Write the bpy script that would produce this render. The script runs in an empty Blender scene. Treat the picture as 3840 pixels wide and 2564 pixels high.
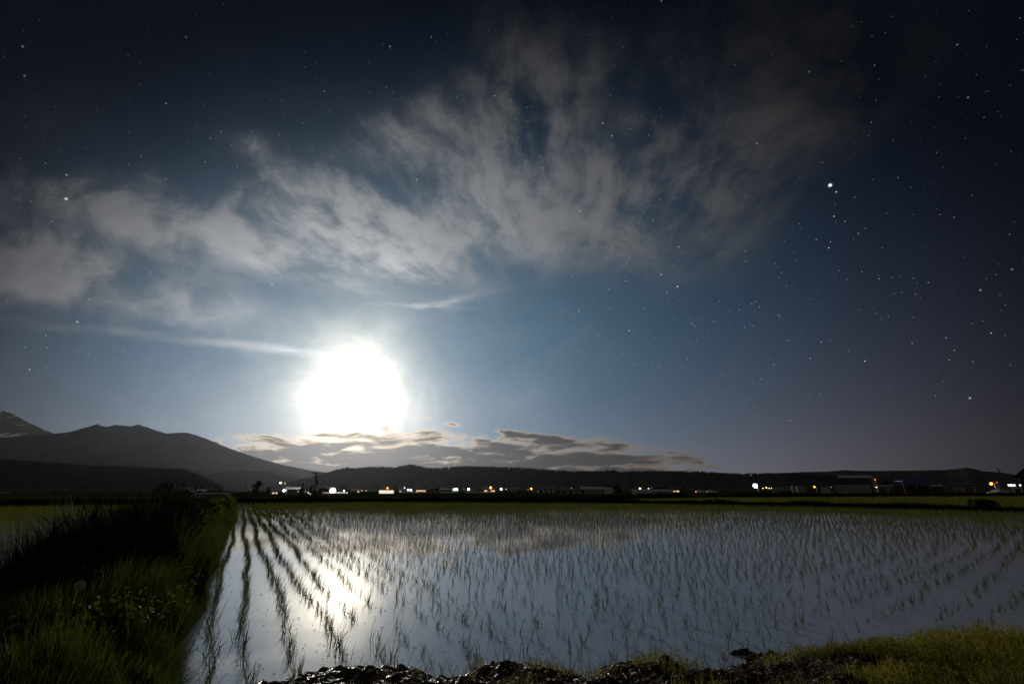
import bpy, bmesh, math, random
import numpy as np
from mathutils import Vector, Matrix

random.seed(7); RNG = np.random.default_rng(7)
R_ = math.radians
PI = math.pi
C = bpy.context.scene.collection
scn = bpy.context.scene

# ------------------------------------------------------------------ camera
H = 1.2                      # eye height above the paddy water (z = 0)
PITCH = math.atan(5.21 / 16.0)
CP, SP = math.cos(PITCH), math.sin(PITCH)
FPX = 3840 * 16.0 / 36.0
cam = bpy.data.objects.new('camera', bpy.data.cameras.new('camera'))
cam.data.lens = 16.0; cam.data.sensor_width = 36.0
cam.data.clip_start = 0.05; cam.data.clip_end = 90000
cam.location = (0, 0, H); cam.rotation_euler = (PI / 2 + PITCH, 0, 0)
C.objects.link(cam); scn.camera = cam

def ray(px, py):
    d = py - 1282.0
    return ((px - 1920.0), FPX * CP + d * SP, FPX * SP - d * CP)
def at(px, py, D):            # world point at depth D (metres along y) seen at that pixel
    x, y, z = ray(px, py)
    return Vector((x / y * D, D, H + z / y * D))
def G(px, py, z=0.0):
    x, y, zz = ray(px, py)
    k = (z - H) / zz
    return Vector((x * k, y * k, z))
def project(x, y, z):
    f = y * CP + (z - H) * SP; u = (z - H) * CP - y * SP
    return 1920 + FPX * x / f, 1282 - FPX * u / f

# ------------------------------------------------------------------ moonlight
MOON_PX = (1335, 1490)
md = Vector(ray(*MOON_PX)).normalized()
sun = bpy.data.objects.new('moonlight', bpy.data.lights.new('moonlight', 'SUN'))
sun.data.energy = 1.6; sun.data.angle = R_(0.6); sun.data.color = (1.0, 0.93, 0.80)
sun.rotation_euler = (-md).to_track_quat('-Z', 'Y').to_euler()
C.objects.link(sun)

scn.view_settings.view_transform = 'Standard'
scn.view_settings.look = 'None'
scn.view_settings.exposure = 0.0
scn.view_settings.gamma = 1.0
scn.render.engine = 'CYCLES'
scn.cycles.max_bounces = 6
scn.cycles.volume_bounces = 0

# ------------------------------------------------------------------ node expression helper
class S:
    nt = None
    def __init__(s, sock): s.s = sock
    @staticmethod
    def m(op, *a, clamp=False):
        n = S.nt.nodes.new('ShaderNodeMath'); n.operation = op; n.use_clamp = clamp
        for i, v in enumerate(a):
            if isinstance(v, S): S.nt.links.new(v.s, n.inputs[i])
            else: n.inputs[i].default_value = float(v)
        return S(n.outputs[0])
    def __add__(a, b): return S.m('ADD', a, b)
    __radd__ = __add__
    def __sub__(a, b): return S.m('SUBTRACT', a, b)
    def __rsub__(a, b): return S.m('SUBTRACT', b, a)
    def __mul__(a, b): return S.m('MULTIPLY', a, b)
    __rmul__ = __mul__
    def __truediv__(a, b): return S.m('DIVIDE', a, b)
    def __rtruediv__(a, b): return S.m('DIVIDE', b, a)
    def __pow__(a, b): return S.m('POWER', a, b)
def sexp(a): return S.m('EXPONENT', a)
def smax(a, b): return S.m('MAXIMUM', a, b)
def smin(a, b): return S.m('MINIMUM', a, b)
def ssqrt(a): return S.m('SQRT', a)
def sat(a): return S.m('ADD', a, 0.0, clamp=True)
def sstep(a, lo, hi):
    n = S.nt.nodes.new('ShaderNodeMapRange'); n.interpolation_type = 'SMOOTHSTEP'
    S.nt.links.new(a.s, n.inputs[0]); n.inputs[1].default_value = lo; n.inputs[2].default_value = hi
    return S(n.outputs[0])
def vec(x, y, z=0.0):
    n = S.nt.nodes.new('ShaderNodeCombineXYZ')
    for i, v in enumerate((x, y, z)):
        if isinstance(v, S): S.nt.links.new(v.s, n.inputs[i])
        else: n.inputs[i].default_value = v
    return n.outputs[0]
def noise(v, scale=1.0, detail=4, rough=0.55, dist=0.0):
    n = S.nt.nodes.new('ShaderNodeTexNoise'); n.inputs['Scale'].default_value = scale
    n.inputs['Detail'].default_value = detail; n.inputs['Roughness'].default_value = rough
    n.inputs['Distortion'].default_value = dist
    S.nt.links.new(v, n.inputs['Vector']); return S(n.outputs['Fac'])
def col(c, k=None):              # constant colour times scalar
    n = S.nt.nodes.new('ShaderNodeVectorMath'); n.operation = 'SCALE'
    if isinstance(c, (tuple, list)): n.inputs[0].default_value = c
    else: S.nt.links.new(c, n.inputs[0])
    if isinstance(k, S): S.nt.links.new(k.s, n.inputs['Scale'])
    else: n.inputs['Scale'].default_value = 1.0 if k is None else k
    return n.outputs[0]
def vadd(a, b):
    n = S.nt.nodes.new('ShaderNodeVectorMath'); n.operation = 'ADD'
    S.nt.links.new(a, n.inputs[0]); S.nt.links.new(b, n.inputs[1]); return n.outputs[0]
def vmix(a, b, f):
    return vadd(col(a, 1.0 - f), col(b, f))
def vmul(a, b):
    n = S.nt.nodes.new('ShaderNodeVectorMath'); n.operation = 'MULTIPLY'
    S.nt.links.new(a, n.inputs[0]); S.nt.links.new(b, n.inputs[1]); return n.outputs[0]

# ------------------------------------------------------------------ the sky
world = bpy.data.worlds.new("World"); scn.world = world; world.use_nodes = True
def build_sky():
    nt = world.node_tree; nt.nodes.clear(); S.nt = nt
    tc = nt.nodes.new('ShaderNodeTexCoord')
    nrm = nt.nodes.new('ShaderNodeVectorMath'); nrm.operation = 'NORMALIZE'
    nt.links.new(tc.outputs['Generated'], nrm.inputs[0])
    D = nrm.outputs[0]
    sp = nt.nodes.new('ShaderNodeSeparateXYZ'); nt.links.new(D, sp.inputs[0])
    dx, dy, dz = (S(o) for o in sp.outputs)
    fwd0 = dy * CP + dz * SP
    fwd = smax(fwd0, 0.12)
    up = dz * CP - dy * SP
    # chart of the northern sky: X right, Y down, in thousands, fixed to the compass
    X = dx / fwd * (FPX / 1000.) + 1.92
    Y = 1.282 - up / fwd * (FPX / 1000.)
    dot = dx * md.x + dy * md.y + dz * md.z
    ang = S.m('ARCCOSINE', smin(dot, 0.999999))       # true angle from the moon
    r = ang * 1.75
    mx, my = MOON_PX[0] / 1000., MOON_PX[1] / 1000.
    ex = X - mx; ey = Y - my
    re = ssqrt(ex * ex * 0.66 + ey * ey * 1.75)        # moonlit air spreads further sideways
    el = smax(dz, 0.0)
    # nishita base: thin moonlit air
    sky = nt.nodes.new('ShaderNodeTexSky'); sky.sky_type = 'NISHITA'; sky.sun_disc = False
    sky.sun_elevation = math.asin(md.z); sky.sun_rotation = math.atan2(md.x, md.y)
    nish = col(sky.outputs[0], 0.0012)
    blue = col((0.058, 0.160, 0.245), sexp(re * re * -1.22) * 1.0 + 0.03)
    night = col((0.0025, 0.0058, 0.0190), 1.0)
    warm = col((0.162, 0.120, 0.108), sexp(el * -8.5) * sexp(re * -0.40) * 0.88 + sexp(r * -4.5) * sexp(el * -9.0) * 2.2)
    wn = nt.nodes.new('ShaderNodeTexNoise'); wn.inputs['Scale'].default_value = 2.2; wn.inputs['Detail'].default_value = 3
    nt.links.new(vec(X, Y, 3.0), wn.inputs['Vector'])
    wsp = nt.nodes.new('ShaderNodeSeparateXYZ'); nt.links.new(wn.outputs['Color'], wsp.inputs[0])
    wv = S(wsp.outputs[0]) - 0.5; wv2 = S(wsp.outputs[1]) - 0.5
    puff = noise(vec(X * 2.6 + wv2, Y * 3.2 + wv, 7.0), 1.0, 6, 0.62, 0.0)
    rm = r * (1.0 + (puff - 0.5) * 0.95)               # thin cloud makes the glare uneven
    glow = col((0.98, 0.94, 0.80), sexp((rm - 0.2) * -5.6) * 0.42)
    core = col((1.0, 0.86, 0.64), sexp(rm * (-1. / 0.050)) * 7.0 + sexp(rm * rm * (-1. / 0.0165)) * 1.25)
    base = vadd(vadd(vadd(nish, blue), vadd(night, warm)), vadd(glow, col((0.034, 0.032, 0.040), sexp(el * -4.5))))
    # ---------------- high cloud sheet, streaks fanning out
    Xc, Yc = X, Y
    qx = X - 2.10 + wv * 0.26; qy = Y - 1.42 + wv2 * 0.26
    q = smax(ssqrt(qx * qx + qy * qy), 0.02)
    ax = qx / q; ay = qy / q
    rad0 = noise(vec(ax * 8.0, ay * 8.0, q * 3.6), 1.0, 6, 0.62, 0.0)
    rad2 = noise(vec(ax * 2.6, ay * 2.6, q * 1.5 + 9.0), 1.0, 2, 0.5, 0.0)
    kq = sstep(q, 0.30, 0.85)
    rad = rad0 * kq + puff * (1.0 - kq)
    Xe = X + wv * 0.22 + (rad - 0.5) * 0.25; Ye = Y + wv2 * 0.20 + (puff - 0.5) * 0.22
    def E(cx, cy, rx, ry, a=0.0, p=2.0, amp=1.0, X=None, Y=None):
        X = X or Xc; Y = Y or Yc
        ca, sa = math.cos(R_(a)), math.sin(R_(a))
        ux = (X - cx) * (ca / rx) + (Y - cy) * (sa / rx)
        uy = (X - cx) * (-sa / ry) + (Y - cy) * (ca / ry)
        e = ux * ux + uy * uy
        if p != 2.0: e = e ** (p / 2)
        return sexp(e * -1.0) * amp
    def V(*a): return E(*a, X=Xe, Y=Ye)
    env = (V(.25, 1.04, .75, .13, 14, 2.6, .85) + V(.0, .98, .45, .16, 0, 2, .35) + V(.92, .87, .75, .115, 13, 2.4, .8)
           + V(1.36, .82, .42, .10, 28, 2.2, .75) + V(1.62, .89, .42, .10, 10, 2, .50) + V(.55, .84, .65, .10, 10, 2, .40) + V(1.0, 1.03, .5, .07, 10, 2, .32) + V(1.10, .68, .30, .14, 15, 2, .30) + V(.15, .76, .40, .08, -8, 2, .42)
           + V(2.05, .66, .72, .32, 8, 3.0, .70) + V(2.16, .90, .48, .10, 8, 2, .45) + V(2.95, .60, .70, .22, -37, 2.6, .50)
           + V(1.95, .22, .26, .36, 8, 2.2, .50) + V(2.75, .22, .80, .32, -25, 2.2, .50) + V(3.35, .12, .55, .22, -35, 2, .32)
           + V(.16, .40, .35, .30, 0, 2, .22) + V(2.27, .52, .17, .12, 0, 2, -.35) + V(1.1, .05, .5, .12, 0, 2, .12))
    env = smin(env, 1.15)
    dcl = env * (1.0 + (rad - 0.5) * 2.8 + (puff - 0.5) * 3.2 + (rad2 - 0.5) * 1.2) - 0.075
    hi = sstep(dcl, -0.05, 1.20)
    # thin long wisp passing over the moon
    wob = (noise(vec(X * 3.0, Y * 3.0, 40.), 1.0, 3) - 0.5) * 0.06
    wy = Y - (1.205 + X * 0.065 + X * X * 0.034) + wob
    wisp = sexp(wy * wy * (-1. / 0.00030)) * sstep(X * -1.0, -1.58, -1.35) \
        * sstep(noise(vec(X * 3.5, Y * 22, 50.), 1.0, 4), 0.25, 0.62)
    wisp2 = (E(1.58, 1.035, .12, .022, 12) + E(1.68, 1.13, .16, .014, -12) + E(1.6, 1.15, .14, .012, 4)) \
        * sstep(noise(vec(X * 9, Y * 26, 60.), 1.0, 4), 0.35, 0.65)
    hi_k = smin(1.0, hi * 1.0 + wisp * (0.30 + 0.5 * sexp(r * -2.0)) + wisp2 * 0.6)
    lit = sexp(r * -1.80) * 0.84 + 0.016
    hic = vadd(col((0.88, 0.92, 1.0), lit * (0.15 + rad * 0.95 + puff * 0.80)), col((1.0, 0.98, 0.9), sexp((r - 0.2) * -5.0) * 0.6))
    base = vmix(base, hic, hi_k)
    # ---------------- stars (dimmed by the cloud and the glow)
    vo = nt.nodes.new('ShaderNodeTexVoronoi'); vo.inputs['Scale'].default_value = 62
    nt.links.new(D, vo.inputs['Vector'])
    dist = S(vo.outputs['Distance'])
    cs = nt.nodes.new('ShaderNodeSeparateColor'); nt.links.new(vo.outputs['Color'], cs.inputs[0])
    rr = S(cs.outputs[0]); gg = S(cs.outputs[1])
    mag = sstep(rr, 0.5, 1.0) ** 6.0
    dot_ = sstep(dist * -1.0, -0.050, -0.014)
    star = dot_ * (mag * 3.0 + sstep(rr, 0.30, 0.45) * 0.50)
    vo2 = nt.nodes.new('ShaderNodeTexVoronoi'); vo2.inputs['Scale'].default_value = 118
    nt.links.new(D, vo2.inputs['Vector'])
    cs2 = nt.nodes.new('ShaderNodeSeparateColor'); nt.links.new(vo2.outputs['Color'], cs2.inputs[0])
    star = star + sstep(S(vo2.outputs['Distance']) * -1.0, -0.098, -0.03) * sstep(S(cs2.outputs[1]), 0.40, 1.0) * 1.0
    fade = (1.0 - hi_k * 0.93) * sstep(r, 0.35, 1.0) * sstep(el, 0.03, 0.22)
    bright = None
    for (sx, sy, k, w) in [(3113, 695, 2.6, 5.2), (3136, 720, .9, 2.6), (248, 746, 1.6, 3.8), (250, 656, .7, 2.6), (1462, 175, .8, 2.8),
                           (3637, 1492, .9, 2.8), (3676, 1088, .7, 2.6), (2540, 1075, .9, 2.8), (2480, 5, .7, 2.8),
                           (2838, 538, .6, 2.6), (2294, 510, .6, 2.6), (3630, 366, .7, 2.8), (3590, 168, .6, 2.6), (622, 388, .6, 2.6),
                           (85, 175, .7, 2.8), (92, 285, .7, 2.6), (697, 140, .6, 2.6), (2175, 792, .6, 2.6), (1020, 1065, .5, 2.6),
                           (2360, 1240, .6, 2.6), (3035, 270, .6, 2.6), (3795, 1010, .6, 2.6), (2480, 1030, .6, 2.6), (290, 1207, .6, 2.6)]:
        v = Vector(ray(sx, sy)).normalized()
        t = dx * v.x + dy * v.y + dz * v.z
        k2 = 2.0 * (FPX / w) ** 2
        e = sexp((t - 1.0) * k2 * 2.6) * (k * 1.5)
        bright = e if bright is None else bright + e
    stars = col((0.85, 0.93, 1.0), star * fade + bright * (1.0 - hi_k * .4))
    base = vadd(base, stars)
    base = vadd(base, core)
    # ---------------- low cloud bank over the ridges
    n1 = noise(vec(X * 5.6 + wv * 2.0, Y * 31.0 + wv2 * 3.0, 90.), 1.0, 5, 0.58)
    n2 = noise(vec(X * 2.2, Y * 11.0, 95.), 1.0, 2, 0.5)
    top = 1.645 + smax(X - 1.35, 0.0) * 0.018 + smax(X - 2.2, 0.0) * 0.10
    yy = Y - top + (n2 - 0.5) * 0.07
    bank = sstep(yy, -0.07, 0.03) * sstep(Y * -1.0, -1.83, -1.755) \
        * sstep(X, 0.76, 0.98) * sstep(X * -1.0, -2.95, -2.30)
    lowhaze = sstep(Y, 1.68, 1.77) * sstep(X, 0.65, 1.2) * sstep(X * -1.0, -2.9, -2.0)
    bits = (E(1.22, 1.632, .085, .010) + E(1.45, 1.607, .05, .013, 6) + E(1.71, 1.592, .045, .013, 4) * .8
            + E(1.60, 1.565, .03, .008) * .6 + E(.815, 1.652, .035, .014, -8) + E(2.06, 1.645, .11, .022, 5)
            + E(1.92, 1.625, .06, .014, 5) + E(2.28, 1.668, .12, .020, 6))
    dlow = smax(bank * 1.3, bits * 1.3) + (n1 - 0.5) * 4.4 - 0.34
    dlow = dlow + sstep(Y - top, 0.03, 0.09) * 0.36 - 0.12
    gate = sstep(smax(bank, bits), 0.03, 0.45)
    al = sstep(dlow, -0.12, 0.62) * gate * 0.95
    edge = sstep(dlow * -1.0, -1.0, -0.1)
    near = sexp(r * -2.0)
    dens = sstep(dlow, 0.2, 1.0)
    lowc = vadd(col((0.046, 0.041, 0.042), 0.5 + 0.9 * sexp(r * -1.3)),
                col((1.0, 0.80, 0.54), edge * near * 1.5 + sexp(r * -5.0) * 0.22))
    hz = vadd(col((0.085, 0.080, 0.075), 0.5 + 1.0 * sexp(r * -1.5)), col((1.0, .8, .5), 0.0))
    base = vmix(base, hz, lowhaze * 0.45)
    base = vmix(base, lowc, al)
    # warm breaks between the clouds
    # darker behind the observer and below the horizon
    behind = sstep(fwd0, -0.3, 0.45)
    base = vadd(col(base, 0.22 + 0.78 * behind), col((0.46, 0.42, 0.35), (1.0 - behind) * sstep(dz, -0.05, 0.05)))      # unseen town glow, added behind the viewer to light the fronts
    below = sstep(dz, -0.06, 0.0)
    base = col(base, below * 0.9 + 0.1)
    # the air grows darker far from the moon on both sides
    side = 1.0 - 0.80 * sstep(ssqrt((X - 1.75) * (X - 1.75) * 0.72 + (Y - 1.40) * (Y - 1.40) * 2.1), 0.85, 2.2)
    base = col(base, side)
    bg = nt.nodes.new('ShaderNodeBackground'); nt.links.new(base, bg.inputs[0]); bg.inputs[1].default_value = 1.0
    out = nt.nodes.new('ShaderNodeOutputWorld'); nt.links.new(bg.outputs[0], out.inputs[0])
build_sky()
world.cycles.sampling_method = 'MANUAL'; world.cycles.sample_map_resolution = 1024

#@@REST

# ================================================================== helpers for objects
def tag(o, label=None, cat=None, group=None, kind=None):
    if label: o['label'] = label
    if cat: o['category'] = cat
    if group: o['group'] = group
    if kind: o['kind'] = kind
    return o
def link(o, parent=None):
    C.objects.link(o)
    if parent is not None: o.parent = parent
    return o
def thing(name, label, cat, loc=(0, 0, 0), rz=0.0, group=None):
    o = bpy.data.objects.new(name, None); o.location = loc; o.rotation_euler = (0, 0, rz)
    o.empty_display_size = 0.2
    link(o); tag(o, label, cat, group); return o
def mesh_np(name, V, F, mat, parent=None, loc=(0, 0, 0), smooth=False):
    """V (n,3); F (m,k) all the same k"""
    me = bpy.data.meshes.new(name)
    V = np.asarray(V, dtype=np.float32); F = np.asarray(F, dtype=np.int32)
    me.vertices.add(len(V)); me.vertices.foreach_set('co', V.ravel())
    k = F.shape[1]
    me.loops.add(F.size); me.loops.foreach_set('vertex_index', F.ravel())
    me.polygons.add(len(F))
    me.polygons.foreach_set('loop_start', np.arange(0, F.size, k, dtype=np.int32))
    me.polygons.foreach_set('loop_total', np.full(len(F), k, dtype=np.int32))
    if smooth: me.polygons.foreach_set('use_smooth', np.ones(len(F), dtype=bool))
    me.update(); me.validate()
    if mat: me.materials.append(mat)
    o = bpy.data.objects.new(name, me); o.location = loc
    return link(o, parent)

class MB:
    """collects simple solids, then links them as one mesh object"""
    def __init__(s): s.v = []; s.f = []
    def add(s, vs, fs):
        b = len(s.v); s.v += [tuple(v) for v in vs]; s.f += [tuple(b + i for i in f) for f in fs]
        return s
    def box(s, c, d, rz=0.0, tilt=None):
        x, y, z = d[0] / 2, d[1] / 2, d[2] / 2
        M = Matrix.Rotation(rz, 3, 'Z')
        if tilt is not None: M = M @ tilt
        vs = [M @ Vector((i * x, j * y, k * z)) + Vector(c) for k in (-1, 1) for j in (-1, 1) for i in (-1, 1)]
        return s.add(vs, [(0, 2, 3, 1), (4, 5, 7, 6), (0, 1, 5, 4), (2, 6, 7, 3), (0, 4, 6, 2), (1, 3, 7, 5)])
    def tube(s, p, q, r0, r1=None, n=8, caps=True):
        r1 = r0 if r1 is None else r1
        p = Vector(p); q = Vector(q); d = (q - p).normalized()
        a = d.orthogonal().normalized(); b = d.cross(a)
        vs = []
        for c, r in ((p, r0), (q, r1)):
            vs += [c + a * (r * math.cos(2 * PI * i / n)) + b * (r * math.sin(2 * PI * i / n)) for i in range(n)]
        fs = [(i, (i + 1) % n, n + (i + 1) % n, n + i) for i in range(n)]
        if caps: fs += [tuple(range(n - 1, -1, -1)), tuple(range(n, 2 * n))]
        return s.add(vs, fs)
    def ball(s, c, r, n=10, sz=1.0, jitter=0.0):
        vs = []; fs = []; m = n // 2 + 1
        for j in range(m + 1):
            t = PI * j / m
            for i in range(n):
                k = r * (1 + random.uniform(-jitter, jitter))
                vs.append((c[0] + k * math.sin(t) * math.cos(2 * PI * i / n), c[1] + k * math.sin(t) * math.sin(2 * PI * i / n), c[2] + k * math.cos(t) * sz))
        for j in range(m):
            for i in range(n):
                fs.append((j * n + i, (j + 1) * n + i, (j + 1) * n + (i + 1) % n, j * n + (i + 1) % n))
        return s.add(vs, fs)
    def build(s, name, mat, parent=None, loc=(0, 0, 0), smooth=False):
        me = bpy.data.meshes.new(name); me.from_pydata(s.v, [], s.f)
        if smooth: me.polygons.foreach_set('use_smooth', [True] * len(me.polygons))
        me.update(); me.materials.append(mat)
        o = bpy.data.objects.new(name, me); o.location = loc
        return link(o, parent)

# ------------------------------------------------------------------ value noise in numpy
_T = RNG.random((256, 256))
def vnoise(x, y):
    xi = np.floor(x).astype(int); yi = np.floor(y).astype(int); fx = x - xi; fy = y - yi
    fx = fx * fx * (3 - 2 * fx); fy = fy * fy * (3 - 2 * fy)
    g = lambda a, b: _T[a & 255, b & 255]
    return (g(xi, yi) * (1 - fx) + g(xi + 1, yi) * fx) * (1 - fy) + (g(xi, yi + 1) * (1 - fx) + g(xi + 1, yi + 1) * fx) * fy
def fbm(x, y, o=4, r=0.5):
    s = 0; a = 1; t = 0
    for i in range(o):
        s = s + a * vnoise(x * 2 ** i + 17.3 * i, y * 2 ** i + 5.1 * i); t += a; a *= r
    return s / t

# ------------------------------------------------------------------ materials
MATS = {}
def mat(name, c1, c2=None, rough=0.8, scale=3.0, bump=0.0, transl=0.0, spec=0.3, emit=None, estr=0.0, metal=0.0, coord='Object',
        ior=None, thresh=(0.35, 0.65), trcol=None, bscale=None, aniso=None):
    if name in MATS: return MATS[name]
    m = bpy.data.materials.new(name); m.use_nodes = True; nt = m.node_tree
    bs = nt.nodes['Principled BSDF']; out = nt.nodes['Material Output']
    bs.inputs['Roughness'].default_value = rough; bs.inputs['Specular IOR Level'].default_value = spec
    bs.inputs['Metallic'].default_value = metal
    if ior: bs.inputs['IOR'].default_value = ior
    tc = nt.nodes.new('ShaderNodeTexCoord')
    src = tc.outputs[coord]
    if aniso:
        mp = nt.nodes.new('ShaderNodeMapping'); mp.inputs['Scale'].default_value = aniso
        nt.links.new(src, mp.inputs[0]); src = mp.outputs[0]
    c2 = c2 or tuple(v * 0.7 for v in c1)
    n = nt.nodes.new('ShaderNodeTexNoise'); n.inputs['Scale'].default_value = scale; n.inputs['Detail'].default_value = 4
    nt.links.new(src, n.inputs['Vector'])
    r = nt.nodes.new('ShaderNodeMapRange'); r.inputs[1].default_value, r.inputs[2].default_value = thresh
    nt.links.new(n.outputs['Fac'], r.inputs[0])
    mx = nt.nodes.new('ShaderNodeMix'); mx.data_type = 'RGBA'
    nt.links.new(r.outputs[0], mx.inputs[0])
    mx.inputs[6].default_value = (*c1, 1); mx.inputs[7].default_value = (*c2, 1)
    nt.links.new(mx.outputs[2], bs.inputs['Base Color'])
    if bump:
        n2 = nt.nodes.new('ShaderNodeTexNoise'); n2.inputs['Scale'].default_value = bscale or scale * 4; n2.inputs['Detail'].default_value = 5
        nt.links.new(src, n2.inputs['Vector'])
        b = nt.nodes.new('ShaderNodeBump'); b.inputs['Strength'].default_value = bump; b.inputs['Distance'].default_value = 0.02
        nt.links.new(n2.outputs['Fac'], b.inputs['Height']); nt.links.new(b.outputs[0], bs.inputs['Normal'])
    if emit:
        bs.inputs['Emission Color'].default_value = (*emit, 1); bs.inputs['Emission Strength'].default_value = estr
    if transl:
        tr = nt.nodes.new('ShaderNodeBsdfTranslucent')
        if trcol: 
            mx2 = nt.nodes.new('ShaderNodeMix'); mx2.data_type = 'RGBA'
            nt.links.new(r.outputs[0], mx2.inputs[0])
            mx2.inputs[6].default_value = (*trcol, 1); mx2.inputs[7].default_value = (*[v * .6 for v in trcol], 1)
            nt.links.new(mx2.outputs[2], tr.inputs[0])
        else: nt.links.new(mx.outputs[2], tr.inputs[0])
        ms = nt.nodes.new('ShaderNodeMixShader'); ms.inputs[0].default_value = transl
        nt.links.new(bs.outputs[0], ms.inputs[1]); nt.links.new(tr.outputs[0], ms.inputs[2])
        nt.links.new(ms.outputs[0], out.inputs['Surface'])
    MATS[name] = m; return m

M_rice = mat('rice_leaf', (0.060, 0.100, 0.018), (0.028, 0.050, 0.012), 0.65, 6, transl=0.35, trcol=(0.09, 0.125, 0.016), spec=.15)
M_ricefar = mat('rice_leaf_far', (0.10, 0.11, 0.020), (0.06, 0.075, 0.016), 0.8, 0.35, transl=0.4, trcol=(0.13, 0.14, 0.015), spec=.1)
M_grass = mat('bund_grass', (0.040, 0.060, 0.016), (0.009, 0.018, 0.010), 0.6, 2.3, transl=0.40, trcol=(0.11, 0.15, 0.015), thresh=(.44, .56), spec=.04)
M_grassdark = mat('backlit_dark_leaf', (0.010, 0.022, 0.010), (0.006, 0.014, 0.008), 0.8, 2, transl=0.06, spec=0.06)  # shade of the backlit weeds put into a near-black leaf colour
M_bank_grass = mat('bank_grass', (0.22, 0.20, 0.035), (0.09, 0.11, 0.02), 0.6, 2.2, transl=0.45, trcol=(0.42, 0.38, 0.05), spec=.2)
M_dry = mat('dry_grass', (0.16, 0.12, 0.05), (0.09, 0.07, 0.03), 0.8, 3, transl=0.3)
M_dike = mat('dike_grass', (0.012, 0.020, 0.007), (0.006, 0.010, 0.005), 0.9, .6, transl=0.05, spec=0.0)  # unlit front of the backlit grass put into a dark albedo
M_wood = mat('hill_wood', (0.030, 0.034, 0.022), (0.018, 0.022, 0.016), 0.95, 0.01, spec=0.0)
M_mud = mat('wet_mud', (0.040, 0.027, 0.019), (0.018, 0.012, 0.009), 0.46, 9, bump=0.9, spec=0.13, bscale=110)
M_soil = mat('bund_soil', (0.035, 0.028, 0.018), (0.018, 0.015, 0.010), 0.75, 5, bump=0.6, bscale=40)
M_bark = mat('bark', (0.035, 0.026, 0.02), None, 0.9, 8, spec=0.0)
M_leaf = mat('tree_leaf', (0.030, 0.045, 0.018), (0.012, 0.02, 0.009), 0.7, 1.0, transl=0.12)
M_spruce = mat('spruce_needle', (0.014, 0.020, 0.012), (0.007, 0.011, 0.007), 0.8, 1.5, transl=0.04)
M_litleaf = mat('lamp_lit_leaf', (0.10, 0.14, 0.04), (0.05, 0.08, 0.02), 0.7, 1.0, transl=0.3)  # brighter leaf copy, lamplight put into its colour
M_field = None

def sparkle(m):
    # patches of wet sheen between dull crumbs
    nt = m.node_tree; bs = nt.nodes['Principled BSDF']; tc = nt.nodes.new('ShaderNodeTexCoord')
    n = nt.nodes.new('ShaderNodeTexNoise'); n.inputs['Scale'].default_value = 38; n.inputs['Detail'].default_value = 5
    nt.links.new(tc.outputs['Object'], n.inputs['Vector'])
    for out_, lo, hi in (('Roughness', .95, .22), ('Specular IOR Level', .0, .55)):
        r = nt.nodes.new('ShaderNodeMapRange'); r.inputs[1].default_value = .52; r.inputs[2].default_value = .64
        r.inputs[3].default_value = lo; r.inputs[4].default_value = hi
        nt.links.new(n.outputs['Fac'], r.inputs[0]); nt.links.new(r.outputs[0], bs.inputs[out_])
sparkle(M_mud)
def mat_ground():
    m = bpy.data.materials.new('farmland'); m.use_nodes = True; nt = m.node_tree; bs = nt.nodes['Principled BSDF']
    bs.inputs['Roughness'].default_value = 0.95; bs.inputs['Specular IOR Level'].default_value = 0.0
    tc = nt.nodes.new('ShaderNodeTexCoord')
    mp = nt.nodes.new('ShaderNodeMapping'); mp.inputs['Scale'].default_value = (0.010, 0.045, 1); mp.inputs['Rotation'].default_value = (0, 0, R_(-12))
    nt.links.new(tc.outputs['Object'], mp.inputs[0])
    v = nt.nodes.new('ShaderNodeTexVoronoi'); v.inputs['Scale'].default_value = 1.0; nt.links.new(mp.outputs[0], v.inputs['Vector'])
    cr = nt.nodes.new('ShaderNodeValToRGB'); cr.color_ramp.interpolation = 'CONSTANT'
    cr.color_ramp.elements[0].color = (0.020, 0.035, 0.012, 1); cr.color_ramp.elements[1].position = 0.35; cr.color_ramp.elements[1].color = (0.040, 0.055, 0.016, 1)
    e = cr.color_ramp.elements.new(0.6); e.color = (0.03, 0.026, 0.018, 1)
    e = cr.color_ramp.elements.new(0.8); e.color = (0.024, 0.045, 0.014, 1)
    sc_ = nt.nodes.new('ShaderNodeSeparateColor'); nt.links.new(v.outputs['Color'], sc_.inputs[0]); nt.links.new(sc_.outputs[0], cr.inputs[0])
    n = nt.nodes.new('ShaderNodeTexNoise'); n.inputs['Scale'].default_value = 0.4; n.inputs['Detail'].default_value = 6
    nt.links.new(tc.outputs['Object'], n.inputs['Vector'])
    mx = nt.nodes.new('ShaderNodeMix'); mx.data_type = 'RGBA'; mx.blend_type = 'MULTIPLY'; mx.inputs[0].default_value = 0.7
    nt.links.new(cr.outputs[0], mx.inputs[6]); nt.links.new(n.outputs['Fac'], mx.inputs[7]); nt.links.new(mx.outputs[2], bs.inputs['Base Color'])
    return m
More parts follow.
